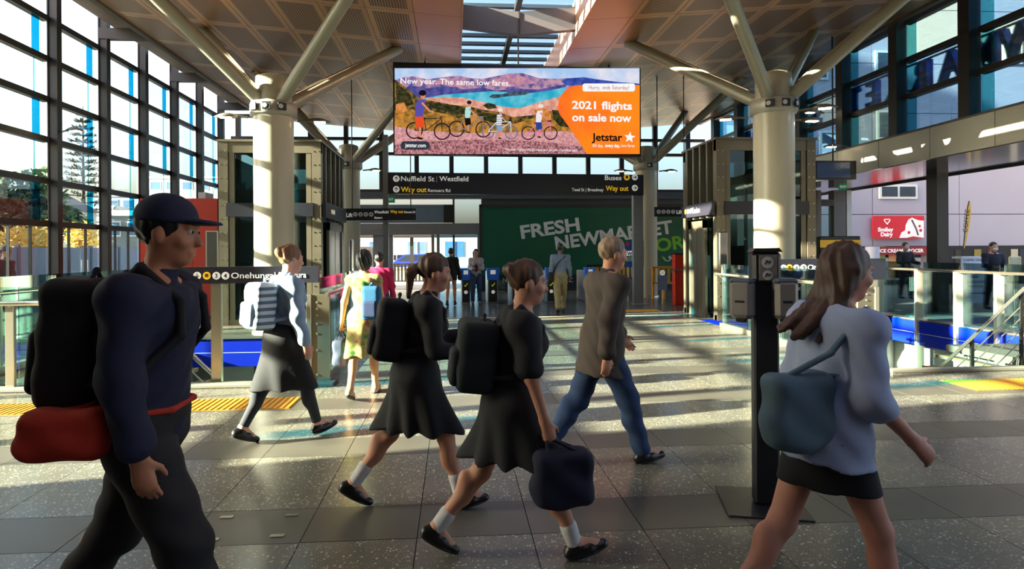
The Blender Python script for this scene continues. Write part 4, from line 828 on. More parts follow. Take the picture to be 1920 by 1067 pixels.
box('rear_board', mat('board_white', (0,)*3), t, f.x0, f.x1, .03, .34, f.z1+zc-.06, f.z1+zc)
f = Face(1759, 519, 1778, 545, 13.9); zc = f.loc.z; b0 = f.loc; t = thing('stanchion_notice', 'small exit only notice on a steel stanchion behind the right balustrade', 'notice', (VR[1]+.55, b0.y, 0))
box('plate', mat('notice_pale', L(186, 196, 190), .5), t, f.x0, f.x1, 0, .02, f.z0+zc, f.z1+zc); text(t, 'Exit', .08, (0, -.004, zc+.02), TXD, 'CENTER'); text(t, 'only', .08, (0, -.004, zc-.08), TXD, 'CENTER'); MB().cyl((0, .03, 0), (0, .03, f.z1+zc), .022, 10).build('pole', INOX, t); MB().lathe((0, .03, 0), [(.19, 0), (.19, .02), (.03, .05)], 20).build('foot', INOX, t)
for px, X_, lab in ((1676, 11.3, 'thin steel queue pole beyond the right void'), (1903, 11.4, 'steel framed queue sign at the right edge of the plaza')):
    y_ = hitX(px, 560, X_).y; t = thing('queue_post', lab, 'post', (X_, y_, 0)); MB().cyl((0, 0, 0), (0, 0, 1.1), .022, 10).build('pole', INOX, t); MB().lathe((0, 0, 0), [(.17, 0), (.17, .02), (.03, .045)], 20).build('foot', INOX, t)
    if px > 1800: MB().path([(-.12, 0, 1.1), (-.12, 0, 1.42), (.12, 0, 1.42), (.12, 0, 1.1), (-.12, 0, 1.1)], .015, 8).build('frame', INOX, t); box('sheet', mat('notice_pale', (0,)*3), t, -.1, .1, -.005, .005, 1.12, 1.4)
# ================================================================ SANITISER STAND
p = ground(1436, 945); t = thing('sanitiser_stand', 'black hand sanitiser stand with two grey dispensers on the right foreground', 'dispenser', (p.x, p.y, 0), math.radians(-14))
BLKP = mat('stand_black', L(34, 34, 38), .4, .2); DISP = mat('dispenser_grey', L(140, 132, 128), .35, .25)
MB().bbox(-.27, .22, -.24, .24, 0, .012, .004).build('base_plate', BLKP, t); MB().bbox(-.075, .075, -.05, .05, .012, 1.42, .012).build('pole', BLKP, t)
h = MB().bbox(-.085, .085, -.07, .07, 1.40, 1.60, .02).build('head_box', BLKP, t); MB().prism([(-.09, -.075, 1.60), (.09, -.075, 1.60), (.07, -.075, 1.625), (-.07, -.075, 1.625)], (0, .15, 0)).build('head_lid', BLKP, t)
MB().bbox(-.05, .06, -.074, -.069, 1.42, 1.58, .004).build('notice', mat('notice_grey', L(120, 112, 106), .4), h)
for z, r in ((1.535, .036), (1.455, .03)):
    o = MB().cyl((.0, -.0745, z), (.0, -.077, z), r, 20).build('hand_symbol', mat('symbol_pale', L(190, 188, 184), .5), h)
    MB().path([(-.016, -.079, z-.012), (-.004, -.079, z+.012), (.012, -.079, z-.004), (.018, -.079, z+.012)], .004, 6).build('hand_mark', BLKP, o)
for x, rz_, nm in ((-.145, -.5, ''), (.10, .1, '')):
    d = MB().bbox(-.07, .07, -.06, .05, 1.185, 1.425, .025).build('dispenser', DISP, t, (x, -.06, 0), rz_)
    MB().bbox(-.072, .072, -.055, .04, 1.40, 1.435, .015).build('dispenser_cap', mat('cap_blue_grey', L(84, 92, 108), .4), d); MB().bbox(-.03, .03, -.062, -.058, 1.285, 1.30, .002).build('window_slot', BLKP, d); MB().bbox(-.03, .03, -.05, .0, 1.165, 1.19, .006).build('nozzle', BLKP, d)
# ================================================================ OUTSIDE LEFT
t = thing('barrier_wall', 'pale blue-grey panelled boundary fence outside the left glass wall', 'fence')
me = MB().box(-.04, .04, -.99, .99, .05, 1.82).mesh('fence_panel'); me.materials.append(mat('fence_pale', L(170, 178, 188), .6))
copies('fence_panel', me, t, [(-14.2, 2+2*k, 0) for k in range(22)]); me = MB().box(-.06, .08, -.05, .05, 0, 1.9).mesh('fence_post'); me.materials.append(mat('fence_post_grey', L(120, 130, 142), .6)); copies('fence_post', me, t, [(-14.2, 1+2*k, 0) for k in range(23)])
def foliage(n, shape, size, rng):
    vs, fs = [], []
    for i in range(n):
        c = Vector(shape(rng)); a = Vector((rng.gauss(0, 1), rng.gauss(0, 1), rng.gauss(0, .6))).normalized(); b = a.cross(Vector((rng.gauss(0, 1), rng.gauss(0, 1), rng.gauss(0, 1)))).normalized(); s = size*rng.uniform(.6, 1.3)
        o = len(vs); vs += [c-a*s, c+b*s*.45, c+a*s, c-b*s*.45]; fs.append((o, o+1, o+2, o+3))
    return MB().add(vs, fs)
def tree(x, y, h, r, ma, label, trunk=.3, n=5000, size=.22, seed=1):
    rng = random.Random(seed); t = thing('tree', label, 'tree', (x, y, 0)); bl = [(rng.gauss(0, r*.45), rng.gauss(0, r*.45), h*(.5+.38*rng.random()), r*rng.uniform(.35, .6)) for _ in range(14)]
    def sh(g_):
        b = g_.choice(bl); v = Vector((g_.gauss(0, 1), g_.gauss(0, 1), g_.gauss(0, 1))).normalized()*b[3]*g_.random()**.4; return (b[0]+v.x, b[1]+v.y, b[2]+v.z)
    MB().cyl((0, 0, 0), (0, 0, h*.6), trunk, 8, trunk*.5).build('trunk', mat('bark', L(70, 56, 44), .9), t); tag(foliage(n, sh, size, rng).build('foliage', ma, t), kind='stuff')
    for b in bl[:5]: MB().cyl((0, 0, h*.35), (b[0], b[1], b[2]), trunk*.35, 6, trunk*.12).build('branch', mat('bark', (0,)*3), t)
def at(px, D): p = hitY(px, 470, D); return p.x, D
LG = mat('leaf_green', L(70, 96, 54), .7, 0, .35, 1.2); LY = mat('leaf_yellow', L(214, 186, 100), .7, 0, .3, 1.5); LD = mat('leaf_dark', L(40, 66, 58), .7, 0, .3, 1)
x, y = at(45, 44); tree(x, y, 7.0, 3.2, LG, 'bushy green tree beyond the fence seen in the first left bay', .3, 6000, .3, 2)
x, y = at(16, 34); tree(x, y, 5.6, 1.3, LD, 'dark green tree beside the pale house at the left edge', .25, 4000, .28, 5)
x, y = at(78, 27); tree(x, y, 3.0, 1.0, LY, 'yellow autumn tree just behind the boundary fence', .12, 1600, .14, 3)
x, y = at(150, 32); tree(x, y, 3.2, .9, LY, 'small yellow-green tree in the second left bay behind the fence', .1, 1000, .13, 4)
# tall pine with whorled branches
x, y = at(157, 62); t = thing('norfolk_pine', 'tall layered pine with whorled branches seen through the left glass', 'tree', (x, y, 0)); rng = random.Random(9); H_ = 15.8
MB().cyl((0, 0, 0), (0, 0, H_), .28, 8, .03).build('trunk', mat('bark', (0,)*3), t); vs, fs = [], []; br = MB()
for k in range(19):
    z = 3.2+(H_-3.4)*k/19; rr = (H_-z)*.26+.35
    for j in range(8):
        a = 2*PI*j/8+k*.4+rng.uniform(-.15, .15); br.cyl((0, 0, z), (rr*math.cos(a), rr*math.sin(a), z-.06*rr+.12*rr), .04, 5, .015)
        for q in range(26):
            u = rng.uniform(.2, 1); c = Vector((rr*u*math.cos(a), rr*u*math.sin(a), z+.07*rr*u+rng.uniform(-.1, .14))); d = Vector((math.cos(a+rng.uniform(-1, 1)), math.sin(a+rng.uniform(-1, 1)), rng.uniform(.1, .5)))*rng.uniform(.2, .42); n_ = d.cross(Vector((0, 0, 1))).normalized()*.07; o = len(vs); vs += [c-d*.3+n_, c+d, c-d*.3-n_]; fs.append((o, o+1, o+2))
tag(br.build('branches', mat('bark', (0,)*3), t), kind='stuff'); tag(MB().add(vs, fs).build('needles', LD, t), kind='stuff')
def house(px, D, w_, h_, dp, label, wallc, nx, nz, roof=None):
    x, y = at(px, D); t = thing('house' if roof else 'office_block', label, 'building', (x, y, 0)); wm = mat('wall_%d' % px, L(*wallc), .7); box('wall', wm, t, -w_/2, w_/2, 0, dp, 0, h_)
    for i in range(nx):
        for j in range(nz):
            cx_ = -w_/2+w_*(i+.5)/nx; c_ = h_*(j+.55)/nz; o = box('window', WHITE, t, cx_-w_/nx*.34, cx_+w_/nx*.34, -.06, 0, c_-h_/nz*.26, c_+h_/nz*.26); box('window_pane', mat('window_blue', L(90, 120, 150), .15, 0, .3, 1), o, cx_-w_/nx*.30, cx_+w_/nx*.30, -.08, -.06, c_-h_/nz*.22, c_+h_/nz*.22)
            box('side_window', mat('window_blue', (0,)*3), t, w_/2, w_/2+.05, dp*(i+.5)/nx-dp/nx*.3, dp*(i+.5)/nx+dp/nx*.3, c_-h_/nz*.22, c_+h_/nz*.22)
    if roof: MB().prism([(-w_/2-.4, -.4, h_), (w_/2+.4, -.4, h_), (0, -.4, h_+w_*.3)], (0, dp+.8, 0)).build('roof', mat('roof_%d' % px, L(*roof), .8), t)
    else: box('parapet', WHITE, t, -w_/2-.15, w_/2+.15, -.15, dp+.15, h_, h_+.4)
house(-20, 50, 7, 5.2, 8, 'pale house among trees at the far left edge', (214, 214, 206), 3, 2, (120, 110, 104)); house(240, 118, 13, 12, 12, 'blue-grey office block in the third left bay', (120, 146, 176), 5, 4); house(132, 84, 11, 7.4, 9, 'pale office block behind the pine', (200, 206, 210), 5, 3); house(352, 132, 16, 17, 12, 'grey-green block at the end of the left glass wall', (150, 168, 166), 5, 5)
house(215, 76, 9, 4.2, 7, 'low white building under the pine', (232, 228, 220), 4, 1); house(272, 48, 6, 4.4, 6, 'low dark grey building near the red kiosk', (110, 122, 130), 4, 2)
t = thing('tower_block', 'tall pale block standing to the left of the station that shades the gate line', 'building', (-36, 15.2, 0)); box('wall', mat('tower_wall', L(170, 166, 158), .8), t, -4, 4, -6.6, 7.4, 0, 26)  # block added out of view to keep sun off the gates and hoarding
for j in range(8):
    for i in range(4): o = box('window', WHITE, t, 4, 4.06, -5.8+3.4*i, -3.9+3.4*i, 1.2+3.1*j, 2.8+3.1*j); box('window_pane', mat('window_blue', (0,)*3), o, 4.06, 4.08, -5.7+3.4*i, -4.0+3.4*i, 1.3+3.1*j, 2.7+3.1*j)
# ================================================================ STREET BEYOND THE DOORS
t = thing('louvre_screen', 'white vertical louvre screen outside the street doors', 'screen'); a, b = hitY(668, 480, 29).x, hitY(702, 480, 29).x
me = MB().box(-.04, .04, -.1, .1, 0, 1.75).mesh('louvre_blade'); me.materials.append(WHITE); copies('louvre_blade', me, t, [(a+(b-a)*k/8, 29, 0) for k in range(9)]); box('top_rail', WHITE, t, a, b, 28.95, 29.05, 1.75, 1.83)
t = thing('low_wall', 'low white wall along the street beyond the doors', 'wall'); box('wall_body', WHITE, t, -6.5, 3, 31, 31.25, 0, .72); box('coping', mat('coping_grey', L(170, 168, 166), .6), t, -6.6, 3.1, 30.95, 31.3, .72, .8)
t = thing('street_canopy', 'dark canopy beam across the street beyond the doors', 'canopy'); box('beam', STEELG, t, -8, 4, 36, 37, 2.4, 2.75)
for x in (-7.5, -2.6, 3.5): box('post', STEELG, t, x, x+.2, 36.3, 36.5, 0, 2.4)
def car(x, y, rz, ma, label):
    t = thing('car', label, 'car', (x, y, 0), rz)
    pr = [(-2.1, .35), (-2.15, .75), (-1.6, .9), (-.9, 1.38), (.7, 1.42), (1.35, .95), (2.0, .82), (2.15, .6), (2.1, .35)]
    MB().prism([(a, -.85, b) for a, b in pr], (0, 1.7, 0)).build('body', ma, t); wn = mat('car_glass', L(40, 50, 62), .1)
    for s in (-.86, .85): MB().prism([(a, s, b) for a, b in ((-1.35, .95), (-.85, 1.3), (-.1, 1.33), (-.1, .95))], (0, .012, 0)).build('side_window', wn, t); MB().prism([(a, s, b) for a, b in ((-.02, .95), (-.02, 1.33), (.62, 1.33), (1.1, .95))], (0, .012, 0)).build('side_window', wn, t)
    for a in (-1.35, 1.35):
        for s in (-.88, .7): w_ = MB().cyl((a, s, .32), (a, s+.18, .32), .32, 18).build('wheel', BLKM, t); MB().cyl((a, s-.01 if s < 0 else s+.18, .32), (a, s if s < 0 else s+.19, .32), .18, 12).build('hub_cap', LGRY, w_)
    for s in (-.6, .6): MB().bbox(2.08, 2.16, s-.18, s+.18, .6, .74, .02).build('headlight', WHITE, t)
x, y = at(785, 42); car(x, y, 0, mat('car_blue', L(50, 70, 170), .25, .3), 'blue car in the street beyond the far doors'); x, y = at(745, 46); car(x, y, .1, mat('car_white', L(220, 220, 220), .3), 'white car parked left of the blue car beyond the doors')
t = thing('street_building', 'long pale building across the street beyond the doors', 'building'); box('wall', mat('street_wall', L(196, 190, 186), .8), t, -18, 14, 66, 70, 0, 3.6); 
for k in range(8): o = box('window', mat('window_blue', (0,)*3), t, -17+4*k, -15+4*k, 65.95, 66, 1.0, 2.6); box('window_frame', WHITE, o, -16.05+4*k, -15.95+4*k, 65.9, 65.95, 1.0, 2.6)
# ================================================================ PEOPLE (one continuous signed-distance surface per body / garment)
V = lambda *a: np.array(a, dtype=np.float64)
def rotm(axis, a): return np.array(Matrix.Rotation(a, 3, axis))
class Field:
    def __init__(s, h): s.h = h; s.ops = []
    def cone(s, a, b, ra, rb=None, k=.02, u=None, fac=1., op='u'):
        rb = ra if rb is None else rb; a, b = np.asarray(a, float), np.asarray(b, float); m = max(ra, rb)
        def d(P):
            ba = b-a; w = P-a; t = np.clip((w@ba)/max(ba@ba, 1e-9), 0, 1); w = w-t[..., None]*ba
            if u is not None: w = w+(fac-1)*(w@u)[..., None]*u
            return np.sqrt((w*w).sum(-1))-(ra+(rb-ra)*t)
        g = m*max(1, 1/min(fac, 1)) ; s.ops.append((op, d, np.minimum(a, b)-g, np.maximum(a, b)+g, k)); return s
    def ell(s, c, r, R=None, k=.03, op='u'):
        c = np.asarray(c, float); r = np.asarray(r, float); R = np.eye(3) if R is None else R
        def d(P): q = ((P-c)@R)/r; n = np.sqrt((q*q).sum(-1)); return (n-1)*r.min()*.5+(n-1)*r.mean()*.5
        m = r.max(); s.ops.append((op, d, c-m, c+m, k)); return s
    def rbox(s, c, b, rr, R=None, k=.01, op='u'):
        c = np.asarray(c, float); b = np.asarray(b, float); R = np.eye(3) if R is None else R
        def d(P): q = np.abs((P-c)@R)-b+rr; return np.sqrt((np.maximum(q, 0)**2).sum(-1))+np.minimum(q.max(-1), 0)-rr
        m = np.linalg.norm(b); s.ops.append((op, d, c-m, c+m, k)); return s
    def cut(s, n, c): n = np.asarray(n, float); s.ops.append(('c', lambda P: P@n-c, None, None, 0)); return s       # keep n.p < c
    def warp(s, fn): s.ops.append(('w', fn, None, None, 0)); return s
    def mesh(s, name):
        h = s.h; us = [o for o in s.ops if o[0] == 'u']; lo = np.min([o[2] for o in us], 0)-3*h; hi = np.max([o[3] for o in us], 0)+3*h
        n = np.ceil((hi-lo)/h).astype(int)+1; f = np.full(n, .2, np.float32)
        ax = [lo[i]+h*np.arange(n[i]) for i in range(3)]
        for op, d, a, b, k in s.ops:
            if a is None: sl = (slice(None),)*3
            else:
                pad = .035+k; i0 = np.clip(((a-pad-lo)/h).astype(int), 0, n-1); i1 = np.clip(((b+pad-lo)/h).astype(int)+2, 1, n); sl = tuple(slice(i0[i], i1[i]) for i in range(3))
                if any(i1 <= i0): continue
            P = np.stack(np.meshgrid(*(ax[i][sl[i]] for i in range(3)), indexing='ij'), -1); v = f[sl]; q = d(P)
            if op == 'u': hh = np.maximum(k-np.abs(v-q), 0)/max(k, 1e-6); f[sl] = np.minimum(v, q)-hh*hh*k/4
            elif op == 's': f[sl] = np.maximum(v, -q)
            elif op == 'c': f[sl] = np.maximum(v, q)
            elif op == 'w': f[sl] = v+q
        f[0], f[-1] = .1, .1; f[:, 0], f[:, -1] = .1, .1; f[:, :, 0], f[:, :, -1] = .1, .1
        ins = f < 0; cs = [ins[i:n[0]-1+i, j:n[1]-1+j, k:n[2]-1+k] for i in (0, 1) for j in (0, 1) for k in (0, 1)]
        sm = np.sum(cs, 0); act = (sm > 0) & (sm < 8); idx = np.full(act.shape, -1, np.int64); C = np.argwhere(act); idx[act] = np.arange(len(C))
        acc = np.zeros((len(C), 3)); cnt = np.zeros(len(C)); cor = [(i, j, k) for i in (0, 1) for j in (0, 1) for k in (0, 1)]
        vals = {c: f[C[:, 0]+c[0], C[:, 1]+c[1], C[:, 2]+c[2]].astype(float) for c in cor}
        for c in cor:
            for a in range(3):
                if c[a] == 0:
                    e = list(c); e[a] = 1; e = tuple(e); v0, v1 = vals[c], vals[e]; m = (v0 < 0) != (v1 < 0); t = np.where(m, v0/np.where(v0 == v1, 1, v0-v1), 0)
                    p = np.tile(np.array(c, float), (len(C), 1)); p[:, a] = t; acc[m] += p[m]; cnt[m] += 1
        pts = lo+h*(C+acc/np.maximum(cnt, 1)[:, None]); fs = []
        for a in range(3):
            b, c = (a+1) % 3, (a+2) % 3; s0 = [slice(None)]*3; s1 = [slice(None)]*3; s0[a] = slice(0, n[a]-1); s1[a] = slice(1, n[a]); i0, i1 = ins[tuple(s0)], ins[tuple(s1)]
            E_ = np.argwhere(i0 != i1); E_ = E_[(E_[:, b] > 0) & (E_[:, c] > 0) & (E_[:, b] < n[b]-1) & (E_[:, c] < n[c]-1)]
            if not len(E_): continue
            flip = i0[E_[:, 0], E_[:, 1], E_[:, 2]]; q = []
            for db, dc in ((1, 1), (0, 1), (0, 0), (1, 0)): g = E_.copy(); g[:, b] -= db; g[:, c] -= dc; q.append(idx[g[:, 0], g[:, 1], g[:, 2]])
            q = np.stack(q, 1); q[~flip] = q[~flip][:, ::-1]; fs.append(q)
        F_ = np.concatenate(fs); me = bpy.data.meshes.new(name); me.vertices.add(len(pts)); me.vertices.foreach_set('co', pts.astype(np.float32).ravel())
        me.loops.add(F_.size); me.loops.foreach_set('vertex_index', F_.astype(np.int32).ravel()); me.polygons.add(len(F_)); me.polygons.foreach_set('loop_start', np.arange(0, F_.size, 4, dtype=np.int32)); me.polygons.foreach_set('use_smooth', np.ones(len(F_), bool))
        me.update(calc_edges=True); me.validate(); return me
def unit(v): return v/max(np.linalg.norm(v), 1e-9)
class Person:
    """local frame: forward +Y, right +X. legs: (hip flex, knee bend, foot pitch, out); arms: (flex, out, elbow, inward)"""
    def __init__(s, name, label, H, legs, arms, lean=0., turn=0., nod=0., fem=False, h=.008, skin=(206, 150, 124), build=1., twist=0., grip=(0, 0)):
        s.root = thing('person', label, 'person', (0, 0, 0)); s.k = k = H/1.75; s.h = h; s.fem = fem; s.b = build; s.grip = grip
        s.skin = mat('skin_%d_%d' % (skin[0], skin[2]), L(*skin), .55, 0, .08, 14); rd = math.radians
        J = {}; pel = V(0, 0, 0); Rl = rotm('X', -rd(lean)); Rt = Rl@rotm('Z', -rd(twist)); s.Rl, s.Rt = Rl, Rt
        for i, sd in enumerate((-1, 1)):
            fl, kn, ft, out = [rd(a) for a in legs[i]]; hip = pel+V(sd*.09*k, 0, -.03*k)
            d1 = V(sd*math.sin(out), math.sin(fl), -math.cos(fl)); d1 = unit(d1); d2 = unit(V(sd*math.sin(out)*.5, math.sin(fl-kn), -math.cos(fl-kn)))
            kne = hip+d1*.425*k; ank = kne+d2*.41*k; fd = V(0, math.cos(ft), math.sin(ft)); J[sd] = dict(hip=hip, kne=kne, ank=ank, fd=fd, fu=unit(np.cross(V(1, 0, 0), fd)))
        low = min(min((J[sd]['ank']-J[sd]['fd']*.055*k-J[sd]['fu']*.085*k)[2], (J[sd]['ank']+J[sd]['fd']*.17*k-J[sd]['fu']*.085*k)[2]) for sd in (-1, 1))
        sh = V(0, 0, -low)
        for sd in (-1, 1):
            for q in ('hip', 'kne', 'ank'): J[sd][q] = J[sd][q]+sh
        s.pel = pel+sh; T = lambda v: s.pel+Rl@(V(*v)*k); TT = lambda v: s.pel+Rt@(V(*v)*k)
        s.T, s.TT = T, TT; s.wai, s.che, s.nek, s.hed = T((0, 0, .19)), TT((0, .0, .38)), T((0, -.005, .545)), T((0, .03, .70)); sw = (.165 if fem else .185)*build
        for i, sd in enumerate((-1, 1)):
            fl, ou, el, inn = [rd(a) for a in arms[i]]; sho = TT((sd*sw/1, -.01, .475)); d1 = unit(V(sd*math.sin(ou), math.cos(ou)*math.sin(fl), -math.cos(ou)*math.cos(fl))); f2 = fl+el
            d2 = unit(V(sd*math.sin(ou)*.6-sd*math.sin(inn), math.sin(f2)*math.cos(inn), -math.cos(f2)*math.cos(inn))); d1, d2 = Rt@d1, Rt@d2
            elb = sho+d1*.285*k; wri = elb+d2*.25*k; J[sd].update(sho=sho, elb=elb, wri=wri, hd=d2)
        s.J = J; s.Rh = Rl@rotm('Z', -rd(turn))@rotm('X', -rd(nod)); s.HD = lambda v: s.hed+s.Rh@(V(*v)*k); s.body()
    def part(s, name, fld, ma, parent=None, label=None):
        o = obj(name, fld.mesh(name), ma, parent or s.root)
        if label: o['label'] = label
        return o
    def torso(s, f, g=0., k_=.06, low=True):
        k, b = s.k, s.b; w = .93 if s.fem else 1.
        f.ell(s.TT((0, 0, .36)), V(.150*w*b+g, .105*b+g, .17+g)*k, s.Rt, k_); f.ell(s.TT((0, -.005, .44)), V(.155*w*b+g, .085*b+g, .085+g)*k, s.Rt, k_)
        f.ell(s.T((0, 0, .19)), V(.122*(.95 if s.fem else 1.06)*b+g, .09*b+g, .14+g)*k, s.Rl, k_)
        if low: f.ell(s.T((0, -.01, .02)), V((.155 if s.fem else .148)*b+g, .11*b+g, .13+g)*k, s.Rl, k_)
        if s.fem:
            for sd in (-1, 1): f.ell(s.TT((sd*.07, .085, .345)), V(.058+g, .05+g, .058+g)*k, s.Rt, .04)
        for sd in (-1, 1): f.ell(s.J[sd]['sho']-V(0, 0, .01*k), V(1, 1, 1)*(.058*b+g)*k, None, .05)
        f.cone(s.TT((-.1*w, -.01, .475)), s.TT((.1*w, -.01, .475)), (.06+g)*k, None, .06)
    def limb(s, f, sd, which, g=0., frac=1., k_=.03, flare=0.):
        k, b, j = s.k, s.b, s.J[sd]
        if which == 'leg':
            f.cone(j['hip'], j['hip']+(j['kne']-j['hip'])*min(1, frac*2), (.086*b+g)*k, (.086*b+g+(.056-.086*b)*min(1, frac*2)+flare)*k, k_)
            if frac > .5:
                t = frac*2-1; f.cone(j['kne'], j['kne']+(j['ank']-j['kne'])*t, (.055+g)*k, (.055+g+(.038-.055)*t+flare)*k, k_)
                if g < .02: c = j['kne']+(j['ank']-j['kne'])*.3; f.ell(c-j['fd']*.018*k, V(.05+g, .05+g, .1+g)*k, None, .03)
        else:
            f.cone(j['sho'], j['sho']+(j['elb']-j['sho'])*min(1, frac*2), (.05*b+g)*k, (.05*b+g+(.039-.05*b)*min(1, frac*2)+flare)*k, k_)
            if frac > .5: t = frac*2-1; f.cone(j['elb'], j['elb']+(j['wri']-j['elb'])*t, (.039+g)*k, (.039+g+(.027-.039)*t+flare)*k, k_)
    def body(s):
        k = s.k; f = Field(s.h); s.torso(f)
        for sd in (-1, 1):
            s.limb(f, sd, 'leg'); s.limb(f, sd, 'arm'); j = s.J[sd]
            f.cone(j['ank'], j['ank']+j['fd']*.1*k-j['fu']*.045*k, .036*k, .032*k, .03); f.cone(j['ank']-j['fd']*.03*k-j['fu']*.045*k, j['ank']+j['fd']*.14*k-j['fu']*.058*k, .034*k, .026*k, .02)
            # hand: palm, four unequal fingers in two joints, thumb
            d = j['hd']; pn = unit(np.cross(d, s.Rt@V(0, 1, 0))*sd); pn = unit(pn-d*(pn@d)); si = unit(np.cross(pn, d)); w = j['wri']; inw = -pn if (pn@V(sd, 0, 0)) > 0 else pn
            si = si if si@(s.Rt@V(0, 1, 0)) > 0 or abs(si[1]) < .1 else -si
            f.cone(w, w+d*.085*k, .030*k, .038*k, .02, inw, 1.75); cu = (70, 80) if s.grip[0 if sd < 0 else 1] else (18, 28)
            for q, ln in enumerate((.072, .080, .075, .058)):
                o = w+d*.088*k+si*(.027-.018*q)*k; a1, a2 = math.radians(cu[0]), math.radians(sum(cu)); e1 = unit(d*math.cos(a1)+inw*math.sin(a1)); e2 = unit(d*math.cos(a2)+inw*math.sin(a2)); m_ = o+e1*ln*.52*k
                f.cone(o-d*.02*k, m_, .0095*k, .009*k, .006); f.cone(m_, m_+e2*ln*.48*k, .009*k, .0075*k, .004)
            o = w+d*.03*k+si*.026*k; e1 = unit(d*.65+si*.6+inw*.35); m_ = o+e1*.042*k; f.cone(o, m_, .013*k, .0105*k, .012); f.cone(m_, m_+unit(d*.85+si*.15+inw*.45)*.034*k, .0105*k, .008*k, .005)
        # neck and head with face
        f.cone(s.nek-s.Rl@V(0, 0, .04*k), s.HD((0, -.02, -.05)), .056*k, .05*k, .04); H_ = s.HD; R = s.Rh
        f.ell(H_((0, -.012, .025)), V(.076, .096, .098)*k, R, .02); f.ell(H_((0, .022, -.045)), V(.058, .068, .075)*k, R, .04); f.ell(H_((0, .052, -.098)), V(.028, .026, .02)*k, R, .03)
        for sd in (-1, 1):
            f.ell(H_((sd*.03, .098, .006)), V(.019, .016, .013)*k, R, .006, op='s'); f.ell(H_((sd*.076, -.012, -.012)), V(.012, .022, .032)*k, R, .012); f.ell(H_((sd*.042, .062, -.03)), V(.024, .022, .022)*k, R, .02)
        f.cone(H_((0, .086, .008)), H_((0, .106, -.034)), .009*k, .0145*k, .012); f.cone(H_((-.04, .078, .026)), H_((.04, .078, .026)), .012*k, None, .012)
        f.cone(H_((-.018, .083, -.066)), H_((.018, .083, -.066)), .0085*k, None, .006); f.cone(H_((-.014, .082, -.077)), H_((.014, .082, -.077)), .009*k, None, .006)
        s.body_o = s.part('body', f, s.skin)
        for sd in (-1, 1):
            e = MB(); c = H_((sd*.03, .0805, .006)); prof = [(max(.0005, .0115*k*math.sin(PI*q/6)), -.0115*k*math.cos(PI*q/6)) for q in range(7)]
            o = e.lathe(tuple(c), prof, 10).build('eye', mat('eye_white', L(220, 214, 208), .3), s.root); pc = H_((sd*.03, .0905, .006)); MB().lathe((0, 0, 0), [(.0065*k, -.002), (.006*k, .002)], 10).build('iris', mat('iris_dark', L(40, 28, 22), .2), o, tuple(pc)).rotation_euler = (Matrix(s.Rh.tolist()) @ Matrix.Rotation(-PI/2, 3, 'X')).to_euler()
    # ---- clothing
    def top(s, name, ma, g=.014, hem=-.02, sleeve=.45, flare=.01, label=None, collar=True, skirt=0., cut_neck=.50, wr=.006):
        k = s.k; f = Field(s.h); s.torso(f, g, .07, low=hem < .12)
        if skirt: f.cone(s.T((0, 0, .06)), s.T((0, 0, hem)), (.15*s.b+g)*k, (.15*s.b+g+skirt)*k, .05, V(0, 1, 0), 1.25)
        f.cut(-(s.Rl@V(0, 0, 1)), -(s.T((0, 0, hem))@(s.Rl@V(0, 0, 1)))); n = s.Rl@V(0, .25, 1); f.cut(n, s.T((0, 0, cut_neck+.03))@n)
        if sleeve:
            for sd in (-1, 1): s.limb(f, sd, 'arm', g*.62+.004, sleeve, .04, flare)
        if collar: f.cone(s.T((0, -.01, .5)), s.T((0, 0, .545)), .07*k, .064*k, .03)
        if wr: f.warp(lambda P: wr*(np.sin(P[..., 2]*38+P[..., 0]*22)*np.sin(P[..., 0]*31+P[..., 1]*27+P[..., 2]*9)))
        return s.part(name, f, ma, label=label)
    def trousers(s, ma, g=.016, frac=.97, flare=.012, name='trousers'):
        f = Field(s.h); k = s.k; f.ell(s.T((0, -.01, .03)), V(.152*s.b+g, .112*s.b+g, .13+g)*k, s.Rl, .05); f.cut(s.Rl@V(0, 0, 1), s.T((0, 0, .12))@(s.Rl@V(0, 0, 1)))
        for sd in (-1, 1): s.limb(f, sd, 'leg', g, frac, .04, flare)
        f.warp(lambda P: .004*np.sin(P[..., 2]*46+P[..., 1]*20)); return s.part(name, f, ma)
    def skirt(s, ma, hem, waist=.13, g=.02, wide=.06, fold=.012, name='skirt', nf=9):
        f = Field(s.h); k = s.k; J = s.J; f.ell(s.T((0, -.01, .03)), V(.155+g, .115+g, .13+g)*k, s.Rl, .05)
        f.cut(s.Rl@V(0, 0, 1), s.T((0, 0, waist))@(s.Rl@V(0, 0, 1)))
        ce = []
        for sd in (-1, 1):
            j = J[sd]; t0 = (j['hip'][2]-hem)/max(j['hip'][2]-j['kne'][2], .05); e = j['hip']+(j['kne']-j['hip'])*min(t0, 1.0)
            if t0 > 1: e = e+(j['ank']-j['kne'])*min(1, (j['kne'][2]-hem)/max(.05, j['kne'][2]-j['ank'][2])); 
            e = V(e[0], e[1], hem-.05); ce.append(e); f.cone(j['hip'], e, (.09+g)*k, (.075+g+wide)*k, .09)
        m = (ce[0]+ce[1])/2; f.cone(s.T((0, -.01, -.02)), m, (.13+g)*k, (.10+g+wide)*k, .10); cx_, cy_ = m[0], m[1]
        f.cut(V(0, 0, -1), -hem); zt = s.pel[2]
        f.warp(lambda P: fold*np.clip((zt-P[..., 2])/.35, 0, 1)*np.sin(nf*np.arctan2(P[..., 1]-cy_, P[..., 0]-cx_)*1.0+P[..., 2]*4)); return s.part(name, f, ma)
